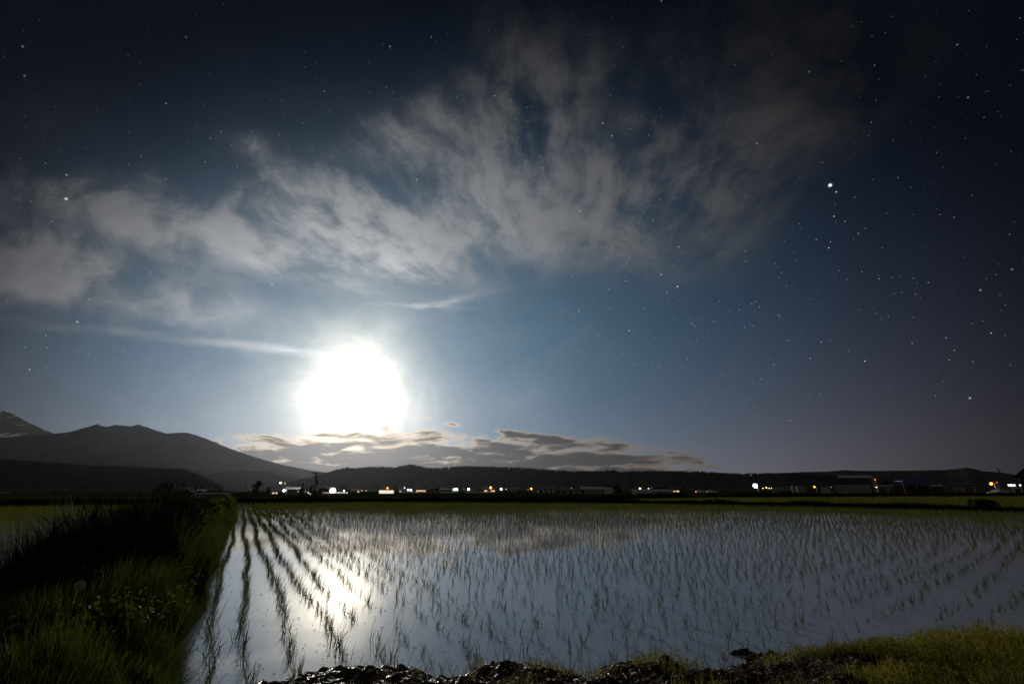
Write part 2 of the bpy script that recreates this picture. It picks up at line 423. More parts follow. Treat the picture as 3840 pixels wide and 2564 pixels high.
def mat_water():
    m = bpy.data.materials.new('paddy_water'); m.use_nodes = True; nt = m.node_tree; bs = nt.nodes['Principled BSDF']
    bs.inputs['Base Color'].default_value = (0.32, 0.36, 0.48, 1); bs.inputs['Roughness'].default_value = 0.012
    bs.inputs['IOR'].default_value = 1.66
    tc = nt.nodes.new('ShaderNodeTexCoord')
    mp = nt.nodes.new('ShaderNodeMapping'); mp.inputs['Rotation'].default_value = (0, 0, R_(19)); mp.inputs['Scale'].default_value = (1.0, 1.6, 1)
    nt.links.new(tc.outputs['Object'], mp.inputs[0])
    n = nt.nodes.new('ShaderNodeTexNoise'); n.inputs['Scale'].default_value = 9; n.inputs['Detail'].default_value = 3
    nt.links.new(mp.outputs[0], n.inputs['Vector'])
    n2 = nt.nodes.new('ShaderNodeTexNoise'); n2.inputs['Scale'].default_value = 1.2; n2.inputs['Detail'].default_value = 2
    nt.links.new(mp.outputs[0], n2.inputs['Vector'])
    b = nt.nodes.new('ShaderNodeBump'); b.inputs['Strength'].default_value = 0.08; b.inputs['Distance'].default_value = 0.005
    b2 = nt.nodes.new('ShaderNodeBump'); b2.inputs['Strength'].default_value = 0.05; b2.inputs['Distance'].default_value = 0.02
    nt.links.new(n.outputs['Fac'], b.inputs['Height']); nt.links.new(n2.outputs['Fac'], b2.inputs['Height'])
    nt.links.new(b2.outputs[0], b.inputs['Normal']); nt.links.new(b.outputs[0], bs.inputs['Normal'])
    return m

# ================================================================== the land
RD = Vector((-math.sin(R_(29.4)), math.cos(R_(29.4)), 0))     # the direction in which the rice rows run
ND = Vector((RD.y, -RD.x, 0))                                 # across the rows, to the right
def SN(s, n, z=0.0): return Vector((RD.x * s + ND.x * n, RD.y * s + ND.y * n, z))

S_ = 60000.0
g = 24
xs = np.array([-S_, -20000, -6000, -2000, -600, -200, -60, 0, 60, 200, 600, 2000, 6000, 20000, S_])
VX, VY = np.meshgrid(xs, xs, indexing='ij'); nV = len(xs)
V = np.stack([VX, VY, np.full_like(VX, -0.12)], -1).reshape(-1, 3)
idx = lambda i, j: i * nV + j
F = [(idx(i, j), idx(i + 1, j), idx(i + 1, j + 1), idx(i, j + 1)) for i in range(nV - 1) for j in range(nV - 1)]
M_field = mat_ground()
tag(mesh_np('ground', V, F, M_field), kind='structure')

# water of the paddies: bounded on its far side by the dike line
DIKE = [(-75, 18), (-58, 24), (-36.5, 34), (-25.5, 44.5), (-14, 50), (2, 47.2), (10, 45.5), (18, 41.2), (24, 34), (29, 28.2), (36, 23), (60, 12)]
HEDGE = [(6, 49), (13, 57.5), (22, 66), (40, 73), (70, 80), (110, 88)]
M_water = mat_water()
wv_ = [(-75, 1.5)] + DIKE + [(60, 1.5)]
bm = bmesh.new(); f_ = bm.faces.new([bm.verts.new((x, y, 0)) for x, y in wv_]); bm.normal_update()
if f_.normal.z < 0: f_.normal_flip()
bmesh.ops.triangulate(bm, faces=[f_])
me = bpy.data.meshes.new('water'); bm.to_mesh(me); me.materials.append(M_water)
tag(link(bpy.data.objects.new('water', me)), kind='structure')
# second paddy on the right beyond its low dike
w2 = [(6, 48.2), (10, 46.2), (18, 42), (24, 35), (29, 29), (36, 24), (60, 13), (110, 20), (110, 88), (70, 80), (40, 73), (22, 66), (13, 57.5)]
bm = bmesh.new(); f_ = bm.faces.new([bm.verts.new((x, y, 0.02)) for x, y in w2]); bm.normal_update()
if f_.normal.z < 0: f_.normal_flip()
bmesh.ops.triangulate(bm, faces=[f_])
me = bpy.data.meshes.new('water'); bm.to_mesh(me); me.materials.append(M_water)
tag(link(bpy.data.objects.new('water', me)), kind='structure')

def resample(poly, step):
    P = np.array(poly, float); d = np.r_[0, np.cumsum(np.hypot(*np.diff(P, axis=0).T))]
    t = np.arange(0, d[-1], step)
    return np.c_[np.interp(t, d, P[:, 0]), np.interp(t, d, P[:, 1])]
def dike(name, poly, half, height, step, matr, seed=0):
    P = resample(poly, step); T = np.gradient(P, axis=0); T /= np.linalg.norm(T, axis=1)[:, None]
    N = np.c_[-T[:, 1], T[:, 0]]
    prof = [(-1.0, -0.15), (-.82, .25), (-.6, .75), (-.3, .97), (0, 1.0), (.3, .96), (.6, .72), (.82, .25), (1.0, -0.15)]
    V = []
    for k, (a, b) in enumerate(prof):
        j = fbm(P[:, 0] * .9 + seed + k * 3, P[:, 1] * .9, 4)
        off = a * half * (0.85 + 0.3 * j)
        z = b * height * (0.75 + 0.5 * j) if b > 0 else np.full(len(P), b)
        V.append(np.c_[P + N * off[:, None], z])
    V = np.stack(V, 1); n, m = V.shape[:2]
    I = np.arange(n * m).reshape(n, m)
    F = np.stack([I[:-1, :-1], I[1:, :-1], I[1:, 1:], I[:-1, 1:]], -1).reshape(-1, 4)
    return tag(mesh_np(name, V.reshape(-1, 3), F, matr, smooth=True), kind='structure')
dike('dike', DIKE, 0.9, 0.24, 0.5, M_dike, 3)
dike('dike', HEDGE, 1.6, 0.35, 0.8, M_dike, 9)
# earth bund between the two paddies, runs along the rows
BUND = [tuple(SN(s, -0.95)[:2]) for s in (2.2, 20, 40, 52.3)]
dike('embankment', BUND, 0.72, 0.24, 0.12, M_soil, 5)

# ------------------------------------------------------------------ near bank with broken wet mud
SHORE = [(-8, 3.2), (-3.2, 3.9), (-2.45, 3.85), (-2.2, 3.45), (-1.9, 3.22), (-1.5, 3.25), (-1.25, 3.64), (-.95, 3.74), (-.62, 3.66), (-.50, 3.52),
         (-.30, 3.58), (-.1, 3.80), (.16, 3.78), (.36, 3.64), (.50, 3.58), (.66, 3.78), (.92, 3.86), (1.12, 3.66), (1.5, 3.70), (1.75, 3.92),
         (1.95, 3.98), (2.15, 3.92), (2.45, 4.0), (2.85, 3.98), (3.2, 4.0), (3.5, 3.75), (3.8, 3.55), (5, 3.3), (9, 3.0)]
def shore_y(x):
    P = np.array(SHORE); return np.interp(x, P[:, 0], P[:, 1]) + 0.10 * (fbm(x * 5.0, x * 0 + 3.1, 3) - .5)
_rc = np.random.default_rng(31); _cx = _rc.uniform(-2.2, 3.2, 230)
CLODS = [(float(x), float(shore_y(np.array([x]))[0] - abs(_rc.normal(0, .22))), float(_rc.uniform(.010, .040))) for x in _cx]
def bank_z(x, y):
    d = shore_y(x) - .05 - y                      # > 0 on land
    d = d + 0.10 * (fbm(x * 4.2, y * 4.2, 3) - 0.5)
    base = np.clip(d * 0.34, -0.10, 0.17)
    lump = 0.09 * fbm(x * 6.0, y * 6.0, 4, 0.6) ** 1.8 + 0.020 * fbm(x * 34, y * 34, 3)
    cz = np.zeros_like(x)
    for cx_, cy_, cr_ in CLODS:
        q = ((x - cx_) ** 2 + (y - cy_) ** 2) / cr_ ** 2 * (0.7 + 0.6 * fbm(x * 30 + cx_ * 9, y * 30, 2))
        cz = np.maximum(cz, cr_ * 0.85 * np.sqrt(np.clip(1 - q, 0, 1)))
    lump = (lump + cz * 0.8) * np.clip(d * 7 + 0.55, 0, 1)
    # a flat spit of mud lying in the water on the right, and small flecks of silt
    spit = 0.062 * np.exp(-(((x - 2.25) / 0.62) ** 2 + ((y - 4.12) / 0.085) ** 2) ** 1.4) + 0.060 * np.exp(-(((x - 1.75) / 0.26) ** 2 + ((y - 4.08) / 0.045) ** 2) ** 1.4)
    spit2 = 0.085 * np.exp(-((x + 1.50) / 0.10) ** 2 - ((y - 3.98) / 0.035) ** 2) + 0.085 * np.exp(-((x + .98) / 0.08) ** 2 - ((y - 4.25) / 0.03) ** 2)
    z = base + lump * 0.9 + (spit + spit2) * (0.4 + 1.2 * fbm(x * 20, y * 20, 3)) - 0.012
    return z
gx = np.arange(-4.8, 5.2, 0.0125); gy = np.arange(2.55, 4.5, 0.0125)
GX, GY = np.meshgrid(gx, gy, indexing='ij'); GZ = bank_z(GX, GY)
V = np.stack([GX, GY, GZ], -1).reshape(-1, 3); n, m = GX.shape
I = np.arange(n * m).reshape(n, m)
F = np.stack([I[:-1, :-1], I[1:, :-1], I[1:, 1:], I[:-1, 1:]], -1)
keep = (GZ[:-1, :-1] > -0.06) | (GZ[1:, 1:] > -0.06)
tag(mesh_np('mud_bank', V, F[keep].reshape(-1, 4), M_mud, smooth=True), kind='structure')
tag(MB().box((0, -7.7, 0.0), (60, 20.6, 0.24)).build('near_bank', M_soil), kind='structure')
tag(MB().box((-24.9, 2.8, 0.0), (40, 0.3, 0.30)).build('near_bank', M_soil), kind='structure')

# ------------------------------------------------------------------ hills and mountains
def crest_noise(px, amp, f, seed):
    return amp * (fbm(px * f + seed, px * 0 + seed, 4) - 0.5)
def ridge(name, pts, D, front, matr, jag=0.0, jf=0.05, step=6, back=0.5, gully=0.25, seed=1, rough=0.0):
    px = np.arange(pts[0][0], pts[-1][0], step, dtype=float)
    P = np.array(pts, float); py = np.interp(px, P[:, 0], P[:, 1]) + crest_noise(px, jag, jf, seed)
    d = py - 1282.0
    ax = (px - 1920.0) / (FPX * CP + d * SP); az = (FPX * SP - d * CP) / (FPX * CP + d * SP)
    Dn = D * (1 + 0.05 * (fbm(px * .004 + seed, px * 0, 2) - .5))
    hz = az * Dn + H
    rows = 26; V = []
    for k in range(rows + 8):
        if k <= rows: t = k / rows; dist = Dn - front * (1 - t); h = t ** 1.55          # rising towards the crest
        else: t = (k - rows) / 8; dist = Dn + front * back * t; h = (1 - t) ** 1.2
        gl = fbm(px * 0.022 * (3000.0 / D) ** .3 + seed * 7, np.full_like(px, k * 0.18), 4)
        sh = math.sin(PI * min(1, k / rows)) if k <= rows else 0
        z = hz * (h + gully * sh * (gl - 0.62)) + 0.0
        z = np.where(k == 0, -2.0, z) if k == 0 else z
        V.append(np.stack([ax * dist, dist + px * 0, np.minimum(z, hz * (dist / Dn) * 0.999 if k != rows else hz)], -1))
    V = np.stack(V, 1); n, m = V.shape[:2]
    I = np.arange(n * m).reshape(n, m)
    F = np.stack([I[:-1, :-1], I[1:, :-1], I[1:, 1:], I[:-1, 1:]], -1).reshape(-1, 4)
    o = tag(mesh_np(name, V.reshape(-1, 3), F, matr, smooth=True), kind='structure')
    return o, V[:, rows, :], V
M_rock = mat('mountain_rock', (0.035, 0.034, 0.032), (0.02, 0.021, 0.02), 0.95, 0.0016, spec=0.0)
def snow_mat():
    m = mat('snowy_rock', (0.035, 0.034, 0.032), (0.02, 0.021, 0.02), 0.95, 0.002, spec=0.0)
    nt = m.node_tree; bs = nt.nodes['Principled BSDF']
    tc = nt.nodes.new('ShaderNodeTexCoord'); mp = nt.nodes.new('ShaderNodeMapping'); mp.inputs['Scale'].default_value = (0.004, 0.0005, 0.0011)
    mp.inputs['Rotation'].default_value = (0, R_(35), 0)
    nt.links.new(tc.outputs['Object'], mp.inputs[0])
    n = nt.nodes.new('ShaderNodeTexNoise'); n.inputs['Scale'].default_value = 1.0; n.inputs['Detail'].default_value = 6
    nt.links.new(mp.outputs[0], n.inputs['Vector'])
    r = nt.nodes.new('ShaderNodeMapRange'); r.inputs[1].default_value = 0.56; r.inputs[2].default_value = 0.60; nt.links.new(n.outputs['Fac'], r.inputs[0])
    gm = nt.nodes.new('ShaderNodeNewGeometry'); sx = nt.nodes.new('ShaderNodeSeparateXYZ'); nt.links.new(gm.outputs['Position'], sx.inputs[0])
    rz = nt.nodes.new('ShaderNodeMapRange'); rz.inputs[1].default_value = 1250; rz.inputs[2].default_value = 1500; nt.links.new(sx.outputs[2], rz.inputs[0])
    mu = nt.nodes.new('ShaderNodeMath'); mu.operation = 'MULTIPLY'; nt.links.new(r.outputs[0], mu.inputs[0]); nt.links.new(rz.outputs[0], mu.inputs[1])
    old = bs.inputs['Base Color'].links[0].from_socket
    mx = nt.nodes.new('ShaderNodeMix'); mx.data_type = 'RGBA'; nt.links.new(mu.outputs[0], mx.inputs[0]); nt.links.new(old, mx.inputs[6])
    mx.inputs[7].default_value = (.8, .82, .85, 1); nt.links.new(mx.outputs[2], bs.inputs['Base Color'])
    return m
ridge('mountain', [(-900, 1640), (-400, 1600), (-120, 1570), (-20, 1545), (5, 1539), (25, 1543), (60, 1557), (95, 1577), (130, 1594), (170, 1612), (205, 1625), (260, 1655), (400, 1720), (600, 1770)],
      14500, 5000, snow_mat(), 3, .05, 4, seed=3, gully=.12)
ridge('mountain', [(-900, 1690), (-500, 1668), (-200, 1655), (0, 1640), (100, 1634), (205, 1625), (262, 1619), (300, 1608), (345, 1596), (365, 1589), (382, 1597), (405, 1599), (430, 1592), (455, 1594),
                   (490, 1598), (507, 1594), (520, 1591), (535, 1597), (552, 1601), (585, 1613), (625, 1625), (660, 1622), (700, 1621), (712, 1624), (730, 1629), (765, 1641), (800, 1655), (850, 1676), (900, 1694),
                   (960, 1714), (1010, 1729), (1060, 1742), (1100, 1750), (1160, 1762), (1220, 1770), (1330, 1781), (1500, 1800)],
      11000, 6000, M_rock, 1.6, .08, 4, seed=5, gully=.12)
_, cr_l, vl = ridge('hills', [(-700, 1745), (-300, 1737), (0, 1738), (70, 1739), (150, 1744), (250, 1753), (360, 1761), (440, 1759), (500, 1764), (560, 1768), (640, 1771), (690, 1774), (720, 1783), (760, 1799), (795, 1817), (820, 1832), (850, 1842)],
      2300, 1100, M_wood, 1.0, .05, 3, seed=8, gully=.12)
ridge('hills', [(680, 1815), (740, 1790), (800, 1776), (850, 1768), (905, 1765), (960, 1766), (1000, 1769), (1040, 1779), (1080, 1788), (1150, 1794), (1300, 1805), (1500, 1830)],
      6500, 2500, M_wood, 1.2, .05, 5, seed=12, gully=.10)
_, cr_c, vc = ridge('hills', [(1080, 1812), (1180, 1792), (1225, 1780), (1262, 1768), (1300, 1759), (1320, 1762), (1340, 1763), (1360, 1759), (1440, 1757), (1480, 1761), (1505, 1754), (1530, 1748), (1552, 1750), (1575, 1756),
                   (1612, 1763), (1680, 1760), (1740, 1755), (1800, 1757), (1850, 1757), (1950, 1760), (2080, 1770), (2150, 1773), (2270, 1774), (2276, 1769), (2312, 1770), (2316, 1775), (2400, 1774), (2480, 1772), (2500, 1774),
                   (2635, 1775), (2700, 1780), (2760, 1783), (2850, 1782), (2950, 1781), (3100, 1790), (3400, 1810), (3700, 1830)],
      4200, 1500, M_wood, 1.4, .12, 3, seed=15, gully=.10)
ridge('hills', [(2700, 1800), (2860, 1784), (2900, 1776), (2950, 1772), (3010, 1769), (3100, 1767), (3170, 1762), (3250, 1765), (3350, 1764), (3440, 1763), (3540, 1761), (3590, 1757), (3622, 1752), (3650, 1756), (3685, 1765),
                (3760, 1771), (3800, 1779), (3860, 1783), (4000, 1785), (4300, 1792), (4700, 1800)],
      8500, 3500, M_rock, 1.2, .06, 5, seed=19, gully=.10)

def forest(name, vg, hgt, n, seed, label):
    """conifers standing on a ridge and its front slope, read as one wood"""
    rng = np.random.default_rng(seed)
    a, b = vg.shape[:2]
    i = rng.integers(1, a - 1, n); k = np.clip((26 - np.abs(rng.normal(0, 8, n))).astype(int), 6, 27)
    k[: n // 2] = 26
    p = vg[i, k] + (vg[np.clip(i + 1, 0, a - 1), k] - vg[i, k]) * rng.random((n, 1)) 
    ok = p[:, 2] > 3; p = p[ok]; n = len(p)
    h = hgt * rng.uniform(.45, 1.15, n); r = h * rng.uniform(.18, .34, n)
    V = []; F = []
    for q in range(5):
        t = 2 * PI * q / 5 + rng.random(n)
        V.append(p + np.c_[r * np.cos(t), r * np.sin(t), np.full(n, -1.0)])
    V.append(p + np.c_[np.zeros(n), np.zeros(n), h])
    V = np.stack(V, 1).reshape(-1, 3)
    o = np.arange(n) * 6
    F = np.concatenate([np.stack([o + q, o + (q + 1) % 5, o + 5], -1) for q in range(5)])
    return tag(mesh_np(name, V, F, M_wood), label, 'wood', kind='stuff')
forest('forest', vl, 20, 9000, 1, 'dark conifer wood covering the low hill on the left')
forest('forest', vc, 24, 9000, 2, 'dark wood along the long low ridge behind the town lights')

# ================================================================== vegetation
def blade_mesh(P, h, w, az, lean, curve, segs=4, side=None, wtip=0.12):
    n = len(P); P = np.asarray(P, float)
    h, w, az, lean, curve = (np.broadcast_to(np.asarray(v, float), (n,)) for v in (h, w, az, lean, curve))
    side = az + PI / 2 if side is None else side
    sx, sy = np.cos(side), np.sin(side); cx, cy = np.cos(az), np.sin(az)
    pos = P.copy(); rows = []
    for k in range(segs + 1):
        t = k / segs
        ww = w * 0.5 * ((1 - t ** 1.6) * (1 - wtip) + wtip)
        rows.append(np.stack([pos - np.c_[sx, sy, sy * 0] * ww[:, None], pos + np.c_[sx, sy, sy * 0] * ww[:, None]], 1))
        ph = lean + curve * (t + 0.5 / segs)
        st = h / segs
        pos = pos + np.c_[cx * np.sin(ph), cy * np.sin(ph), np.cos(ph)] * st[:, None]
    V = np.stack(rows, 1).reshape(-1, 3); m = 2 * (segs + 1)
    o = (np.arange(n) * m)[:, None]
    F = np.concatenate([np.c_[o + 2 * k, o + 2 * k + 1, o + 2 * k + 3, o + 2 * k + 2] for k in range(segs)])
    return V, F
def join(parts):
    V = []; F = []; b = 0
    for v, f in parts: V.append(v); F.append(f + b); b += len(v)
    return np.concatenate(V), np.concatenate(F)
def leaf_cloud(centers, radii, n, size, seed, flat=1.0):
    r = np.random.default_rng(seed); c = np.array(centers, float); R = np.array(radii, float)
    i = r.choice(len(c), n, p=R ** 2 / (R ** 2).sum()); d = r.normal(size=(n, 3)); d /= np.linalg.norm(d, axis=1)[:, None]
    p = c[i] + d * (R[i] * r.uniform(.35, 1.05, n) ** .6)[:, None] * np.array([1, 1, flat])
    a = r.normal(size=(n, 3)); a /= np.linalg.norm(a, axis=1)[:, None]; b = np.cross(a, r.normal(size=(n, 3))); b /= np.linalg.norm(b, axis=1)[:, None]
    s_ = size * r.uniform(.5, 1.4, n)[:, None]
    V = np.stack([p - a * s_, p - b * s_ * .5, p + a * s_, p + b * s_ * .5], 1).reshape(-1, 3); o = np.arange(n) * 4
    return V, np.stack([o, o + 1, o + 2, o + 3], -1)
def inpoly(x, y, poly):
    ins = np.zeros(len(x), bool); j = len(poly) - 1
    for i in range(len(poly)):
        xi, yi = poly[i]; xj, yj = poly[j]
        c = ((yi > y) != (yj > y)) & (x < (xj - xi) * (y - yi) / (yj - yi + 1e-12) + xi)
        ins ^= c; j = i
    return ins
def inframe(x, y, z=0.0, m=120):
    px, py = project(x, np.maximum(y, 0.3), z)
    return (px > -m) & (px < 3840 + m) & (py < 2564 + m) & (y > 0.5)
def dike_y(x): P = np.array(DIKE); return np.interp(x, P[:, 0], P[:, 1])

def plant_blades(P, rng, nb, dist, hk=1.0, upright=1.0):
    n = len(P); rep = np.repeat(P, nb, 0); m = len(rep); d = np.repeat(dist, nb)
    rep = rep + np.c_[rng.normal(0, .010, m), rng.normal(0, .010, m), np.full(m, -0.01)]
    h = rng.uniform(.085, .185, m) * hk * np.repeat(rng.uniform(.7, 1.15, n), nb)
    base_lean = np.repeat(rng.uniform(0, .25, n), nb)
    lean = base_lean * .7 + rng.uniform(0, .26, m); cur = np.abs(rng.normal(0, .45, m)) * upright
    flop = rng.random(m) < .10; cur = np.where(flop, rng.uniform(1.2, 2.3, m), cur)
    w = np.maximum(.0050, d * .00044) * rng.uniform(.8, 1.3, m)
    return rep, h, w, rng.uniform(0, 2 * PI, m), lean, cur, rng.uniform(0, 2 * PI, m)

def wobble(s, k): return 0.04 * np.sin(s * 0.55 + k * 1.7) + 0.016 * np.sin(s * 1.9 + k)
rng = np.random.default_rng(11)
pts = []; rowid = []
for k in range(0, 330):
    step = 0.08 if k < 5 else (0.12 if k < 9 else 0.16)
    s = np.arange(-45, 62, step); s = s + rng.normal(0, .025, len(s))
    nn = -0.055 + 0.30 * k + wobble(s, k) * (1.0 if k < 12 else .7) + rng.normal(0, .02, len(s))
    x = RD.x * s + ND.x * nn; y = RD.y * s + ND.y * nn
    keep = (y > 2.8) & (y < dike_y(x) - 0.9) & (y < 52)
    x, y = x[keep], y[keep]
    keep = inframe(x, y)
    pts.append(np.c_[x[keep], y[keep]]); rowid.append(np.full(keep.sum(), k))
pts = np.concatenate(pts); rowid = np.concatenate(rowid)
# the headland at the right was planted across, in rows that follow the shore
head = (pts[:, 0] > 2.6 + 0.0 * pts[:, 1]) & (pts[:, 1] < 5.0 + 0.62 * pts[:, 0])
pts = pts[~head]; rowid = rowid[~head]
hd = Vector((math.sin(R_(54)), math.cos(R_(54)), 0)); hn = Vector((-hd.y, hd.x, 0))
hp = []
for k in range(-12, 40):
    s = np.arange(-2, 26, .15) + rng.normal(0, .03); n_ = k * 0.36 + wobble(s, k) + 0.9
    x = 2.2 + hd.x * s + hn.x * n_; y = 3.4 + hd.y * s + hn.y * n_ + 0.006 * s * s
    x = x + rng.normal(0, .03, len(x)); y = y + rng.normal(0, .03, len(y))
    keep = (x > 2.6) & (y < 5.0 + 0.62 * x) & inframe(x, y) & (y > 2.8)
    hp.append(np.c_[x[keep], y[keep]])
hp = np.concatenate(hp)
pts = np.concatenate([pts, hp]); rowid = np.concatenate([rowid, np.full(len(hp), 999)])
# thin the plants where the photograph has open water near the shore
dist = np.hypot(pts[:, 0], pts[:, 1]); off = pts[:, 1] - shore_y(pts[:, 0])
pdrop = np.where(rowid < 4, 0.04, np.clip(0.55 - 0.06 * dist, 0.05, .45)) + np.where((rowid == 999) & (dist < 8), .12, 0)
pdrop = pdrop + np.clip(fbm(pts[:, 0] * .8, pts[:, 1] * .8, 3) - .5, 0, 1) * (rowid > 3)
keep = (rng.random(len(pts)) > pdrop) & (off > np.where(rowid < 4, .05, 0.16))
pts, rowid, dist = pts[keep], rowid[keep], dist[keep]
order = np.argsort(dist); pts, rowid, dist = pts[order], rowid[order], dist[order]
strict = inframe(pts[:, 0], pts[:, 1], m=-5)
ind = np.where(strict)[0][:300]; rest = np.setdiff1d(np.arange(len(pts)), ind)
# the 300 nearest plants are single objects
variants = []
for v in range(16):
    nb = random.choice((5, 6, 7, 8, 9))
    a = plant_blades(np.zeros((1, 3)), rng, nb, np.array([4.5]), upright=random.choice((.6, 1, 1, 1.5)))
    V, F = blade_mesh(*a[:6], segs=5, side=a[6])
    V[:, 2] = np.maximum(V[:, 2], -0.012 + 0.014)
    me_o = mesh_np('rice_plant', V, F, M_rice); variants.append(me_o)
def rice_label(i):
    k = rowid[i]; x, y = pts[i]
    ordn = {0: 'planted row closest to the weedy bund', 1: 'second planted row from the weedy bund', 2: 'third planted row from the weedy bund', 3: 'fourth planted row from the weedy bund'}
    if k in ordn: return 'young rice plant in the ' + ordn[k], 'rice plants of the ' + ordn[k]
    if k == 999: return 'young rice plant in open water beyond the grassy bank on the right', 'rice plants off the grassy right bank'
    if x < -1.15: return 'young rice plant in the water around the moon reflection', 'rice plants around the moon reflection'
    if x < 0.2: return 'young rice plant standing off the muddy shore left of centre', 'rice plants off the muddy shore left of centre'
    if x < 1.5: return 'young rice plant standing off the muddy shore right of centre', 'rice plants off the muddy shore right of centre'
    return 'young rice plant standing around the dark mud spit', 'rice plants around the mud spit'
for c_, i in enumerate(ind):
    src = variants[c_ % 16]
    o = src if c_ < 16 else src.copy()
    if c_ >= 16: C.objects.link(o)
    o.location = (pts[i, 0], pts[i, 1], 0); o.rotation_euler = (0, 0, rng.uniform(0, 6.28)); sc = rng.uniform(.75, 1.15); o.scale = (sc, sc, sc)
    lb, gr = rice_label(i); tag(o, lb, 'rice plant', gr)
P = np.c_[pts[rest], np.zeros(len(rest))]; dd = dist[rest]
parts = []
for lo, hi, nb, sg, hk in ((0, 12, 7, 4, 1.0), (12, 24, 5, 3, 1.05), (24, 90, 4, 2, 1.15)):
    q = (dd >= lo) & (dd < hi)
    a = plant_blades(P[q], rng, nb, dd[q], hk, 1.0 if lo < 20 else .6)
    parts.append(blade_mesh(*a[:6], segs=sg, side=a[6]))
V, F = join(parts[:2]); V[:, 2] = np.maximum(V[:, 2], 0.002)
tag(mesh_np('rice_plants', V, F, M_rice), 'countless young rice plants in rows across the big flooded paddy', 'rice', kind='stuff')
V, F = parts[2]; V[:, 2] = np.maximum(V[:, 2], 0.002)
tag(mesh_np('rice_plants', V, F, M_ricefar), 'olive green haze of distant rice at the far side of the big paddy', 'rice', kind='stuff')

# left paddy and the strip of paddy behind the right dike
x = []; y = []
for k in range(0, 220):
    s = np.arange(-10, 62, .17); n_ = -2.05 - .30 * k + wobble(s, k) + rng.normal(0, .03, len(s))
    xx = RD.x * s + ND.x * n_; yy = RD.y * s + ND.y * n_
    kp = (yy < dike_y(xx) - .9) & inframe(xx, yy) & (yy > 4)
    x.append(xx[kp]); y.append(yy[kp])
P = np.c_[np.concatenate(x), np.concatenate(y)]; P = P[rng.random(len(P)) > .12]; dd = np.hypot(P[:, 0], P[:, 1]); P = np.c_[P, dd * 0]
parts = []
for lo, hi, nb, sg, hk in ((0, 16, 6, 4, 1.25), (16, 90, 4, 2, 1.5)):
    q = (dd >= lo) & (dd < hi); a = plant_blades(P[q], rng, nb, dd[q] * 1.25, hk, .6)
    parts.append(blade_mesh(*a[:6], segs=sg, side=a[6]))
V, F = join(parts); V[:, 2] = np.maximum(V[:, 2], 0.002)
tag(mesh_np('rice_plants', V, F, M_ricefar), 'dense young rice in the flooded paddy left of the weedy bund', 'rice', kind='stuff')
gx_, gy_ = np.meshgrid(np.arange(6, 100, .30), np.arange(12, 88, .22), indexing='ij')
x = gx_.ravel() + rng.normal(0, .05, gx_.size); y = gy_.ravel() + rng.normal(0, .05, gx_.size)
kp = inpoly(x, y, w2) & inframe(x, y); P = np.c_[x[kp], y[kp], np.full(kp.sum(), .02)]; dd = np.hypot(P[:, 0], P[:, 1])
a = plant_blades(P, rng, 4, dd * 1.4, 2.1, .5); V, F = blade_mesh(*a[:6], segs=2, side=a[6])
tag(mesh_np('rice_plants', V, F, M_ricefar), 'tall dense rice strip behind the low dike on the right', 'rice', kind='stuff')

# flecks of silt and torn leaves floating between the plants
n = 2600; xx = rng.uniform(-6, 9, n); yy = 3.6 + rng.exponential(3.2, n); kp = inframe(xx, yy) & (yy - shore_y(xx) > .03) & (xx * ND.x + yy * ND.y > -.3)
xx, yy = xx[kp], yy[kp]; n = len(xx); L = rng.uniform(.003, .018, n); W_ = rng.uniform(.002, .006, n); a = rng.uniform(0, 6.28, n)
ca, sa = np.cos(a), np.sin(a)
V = np.stack([np.c_[xx + ca * L, yy + sa * L, np.full(n, .004)], np.c_[xx - sa * W_, yy + ca * W_, np.full(n, .009)],
              np.c_[xx - ca * L, yy - sa * L, np.full(n, .004)], np.c_[xx + sa * W_, yy - ca * W_, np.full(n, .005)]], 1).reshape(-1, 3)
o_ = np.arange(n) * 4; F = np.stack([o_, o_ + 1, o_ + 2, o_ + 3], -1)
tag(mesh_np('floating_debris', V, F, M_mud), 'dark flecks of silt and torn leaves floating on the near water', 'debris', kind='stuff')

# ------------------------------------------------------------------ the weedy bund on the left
def bund_z(n): return 0.22 * np.clip(1.0 - np.abs((n + .95) / .75) ** 3, 0, 1)
def wheight(s, n):
    base = np.interp(s, [2, 4.6, 5.6, 6.3, 8.5, 10, 14, 20, 53], [.30, .36, .55, .82, .84, .74, .56, .48, .42])
    edge = np.interp(n, [-1.9, -1.6, -1.35, -.8, -.45, -.2], [.70, .95, 1.0, 1.0, .60, .38])
    return base * edge
n = 125000
u = rng.random(n); s = 2.6 * (53 / 2.6) ** (u ** 1.25); nn = rng.uniform(-1.82, -.20, n)
nn = nn - 0.03 + 0.09 * (fbm(s * 1.4, s * 0 + 7, 3) - .5)
clump = fbm(s * 2.6, nn * 3.2, 3)
hh = wheight(s, nn) * rng.uniform(.55, 1.15, n) * (0.30 + 1.4 * clump)
x = RD.x * s + ND.x * nn; y = RD.y * s + ND.y * nn; d = np.hypot(x, y)
az = rng.uniform(0, 6.28, n)
outw = np.where(nn > -.95, math.atan2(ND.y, ND.x), math.atan2(-ND.y, -ND.x)); k_ = np.abs(nn + .95) > .35
az = np.where(k_ & (rng.random(n) < .7), outw + rng.normal(0, .7, n), az)
w = np.maximum(.0068, d * .0008) * rng.uniform(.7, 1.5, n)
P = np.c_[x, y, bund_z(nn) - .02]
dark = ((s > 5.3) & (s < 13) & (nn < -.52 + .25 * (clump - .5) - .02 * s) & (rng.random(n) < .96)) | (clump < .46)  # picks the blades whose backlit shade is put into the colour
kp = inframe(x, y, .3, 400)
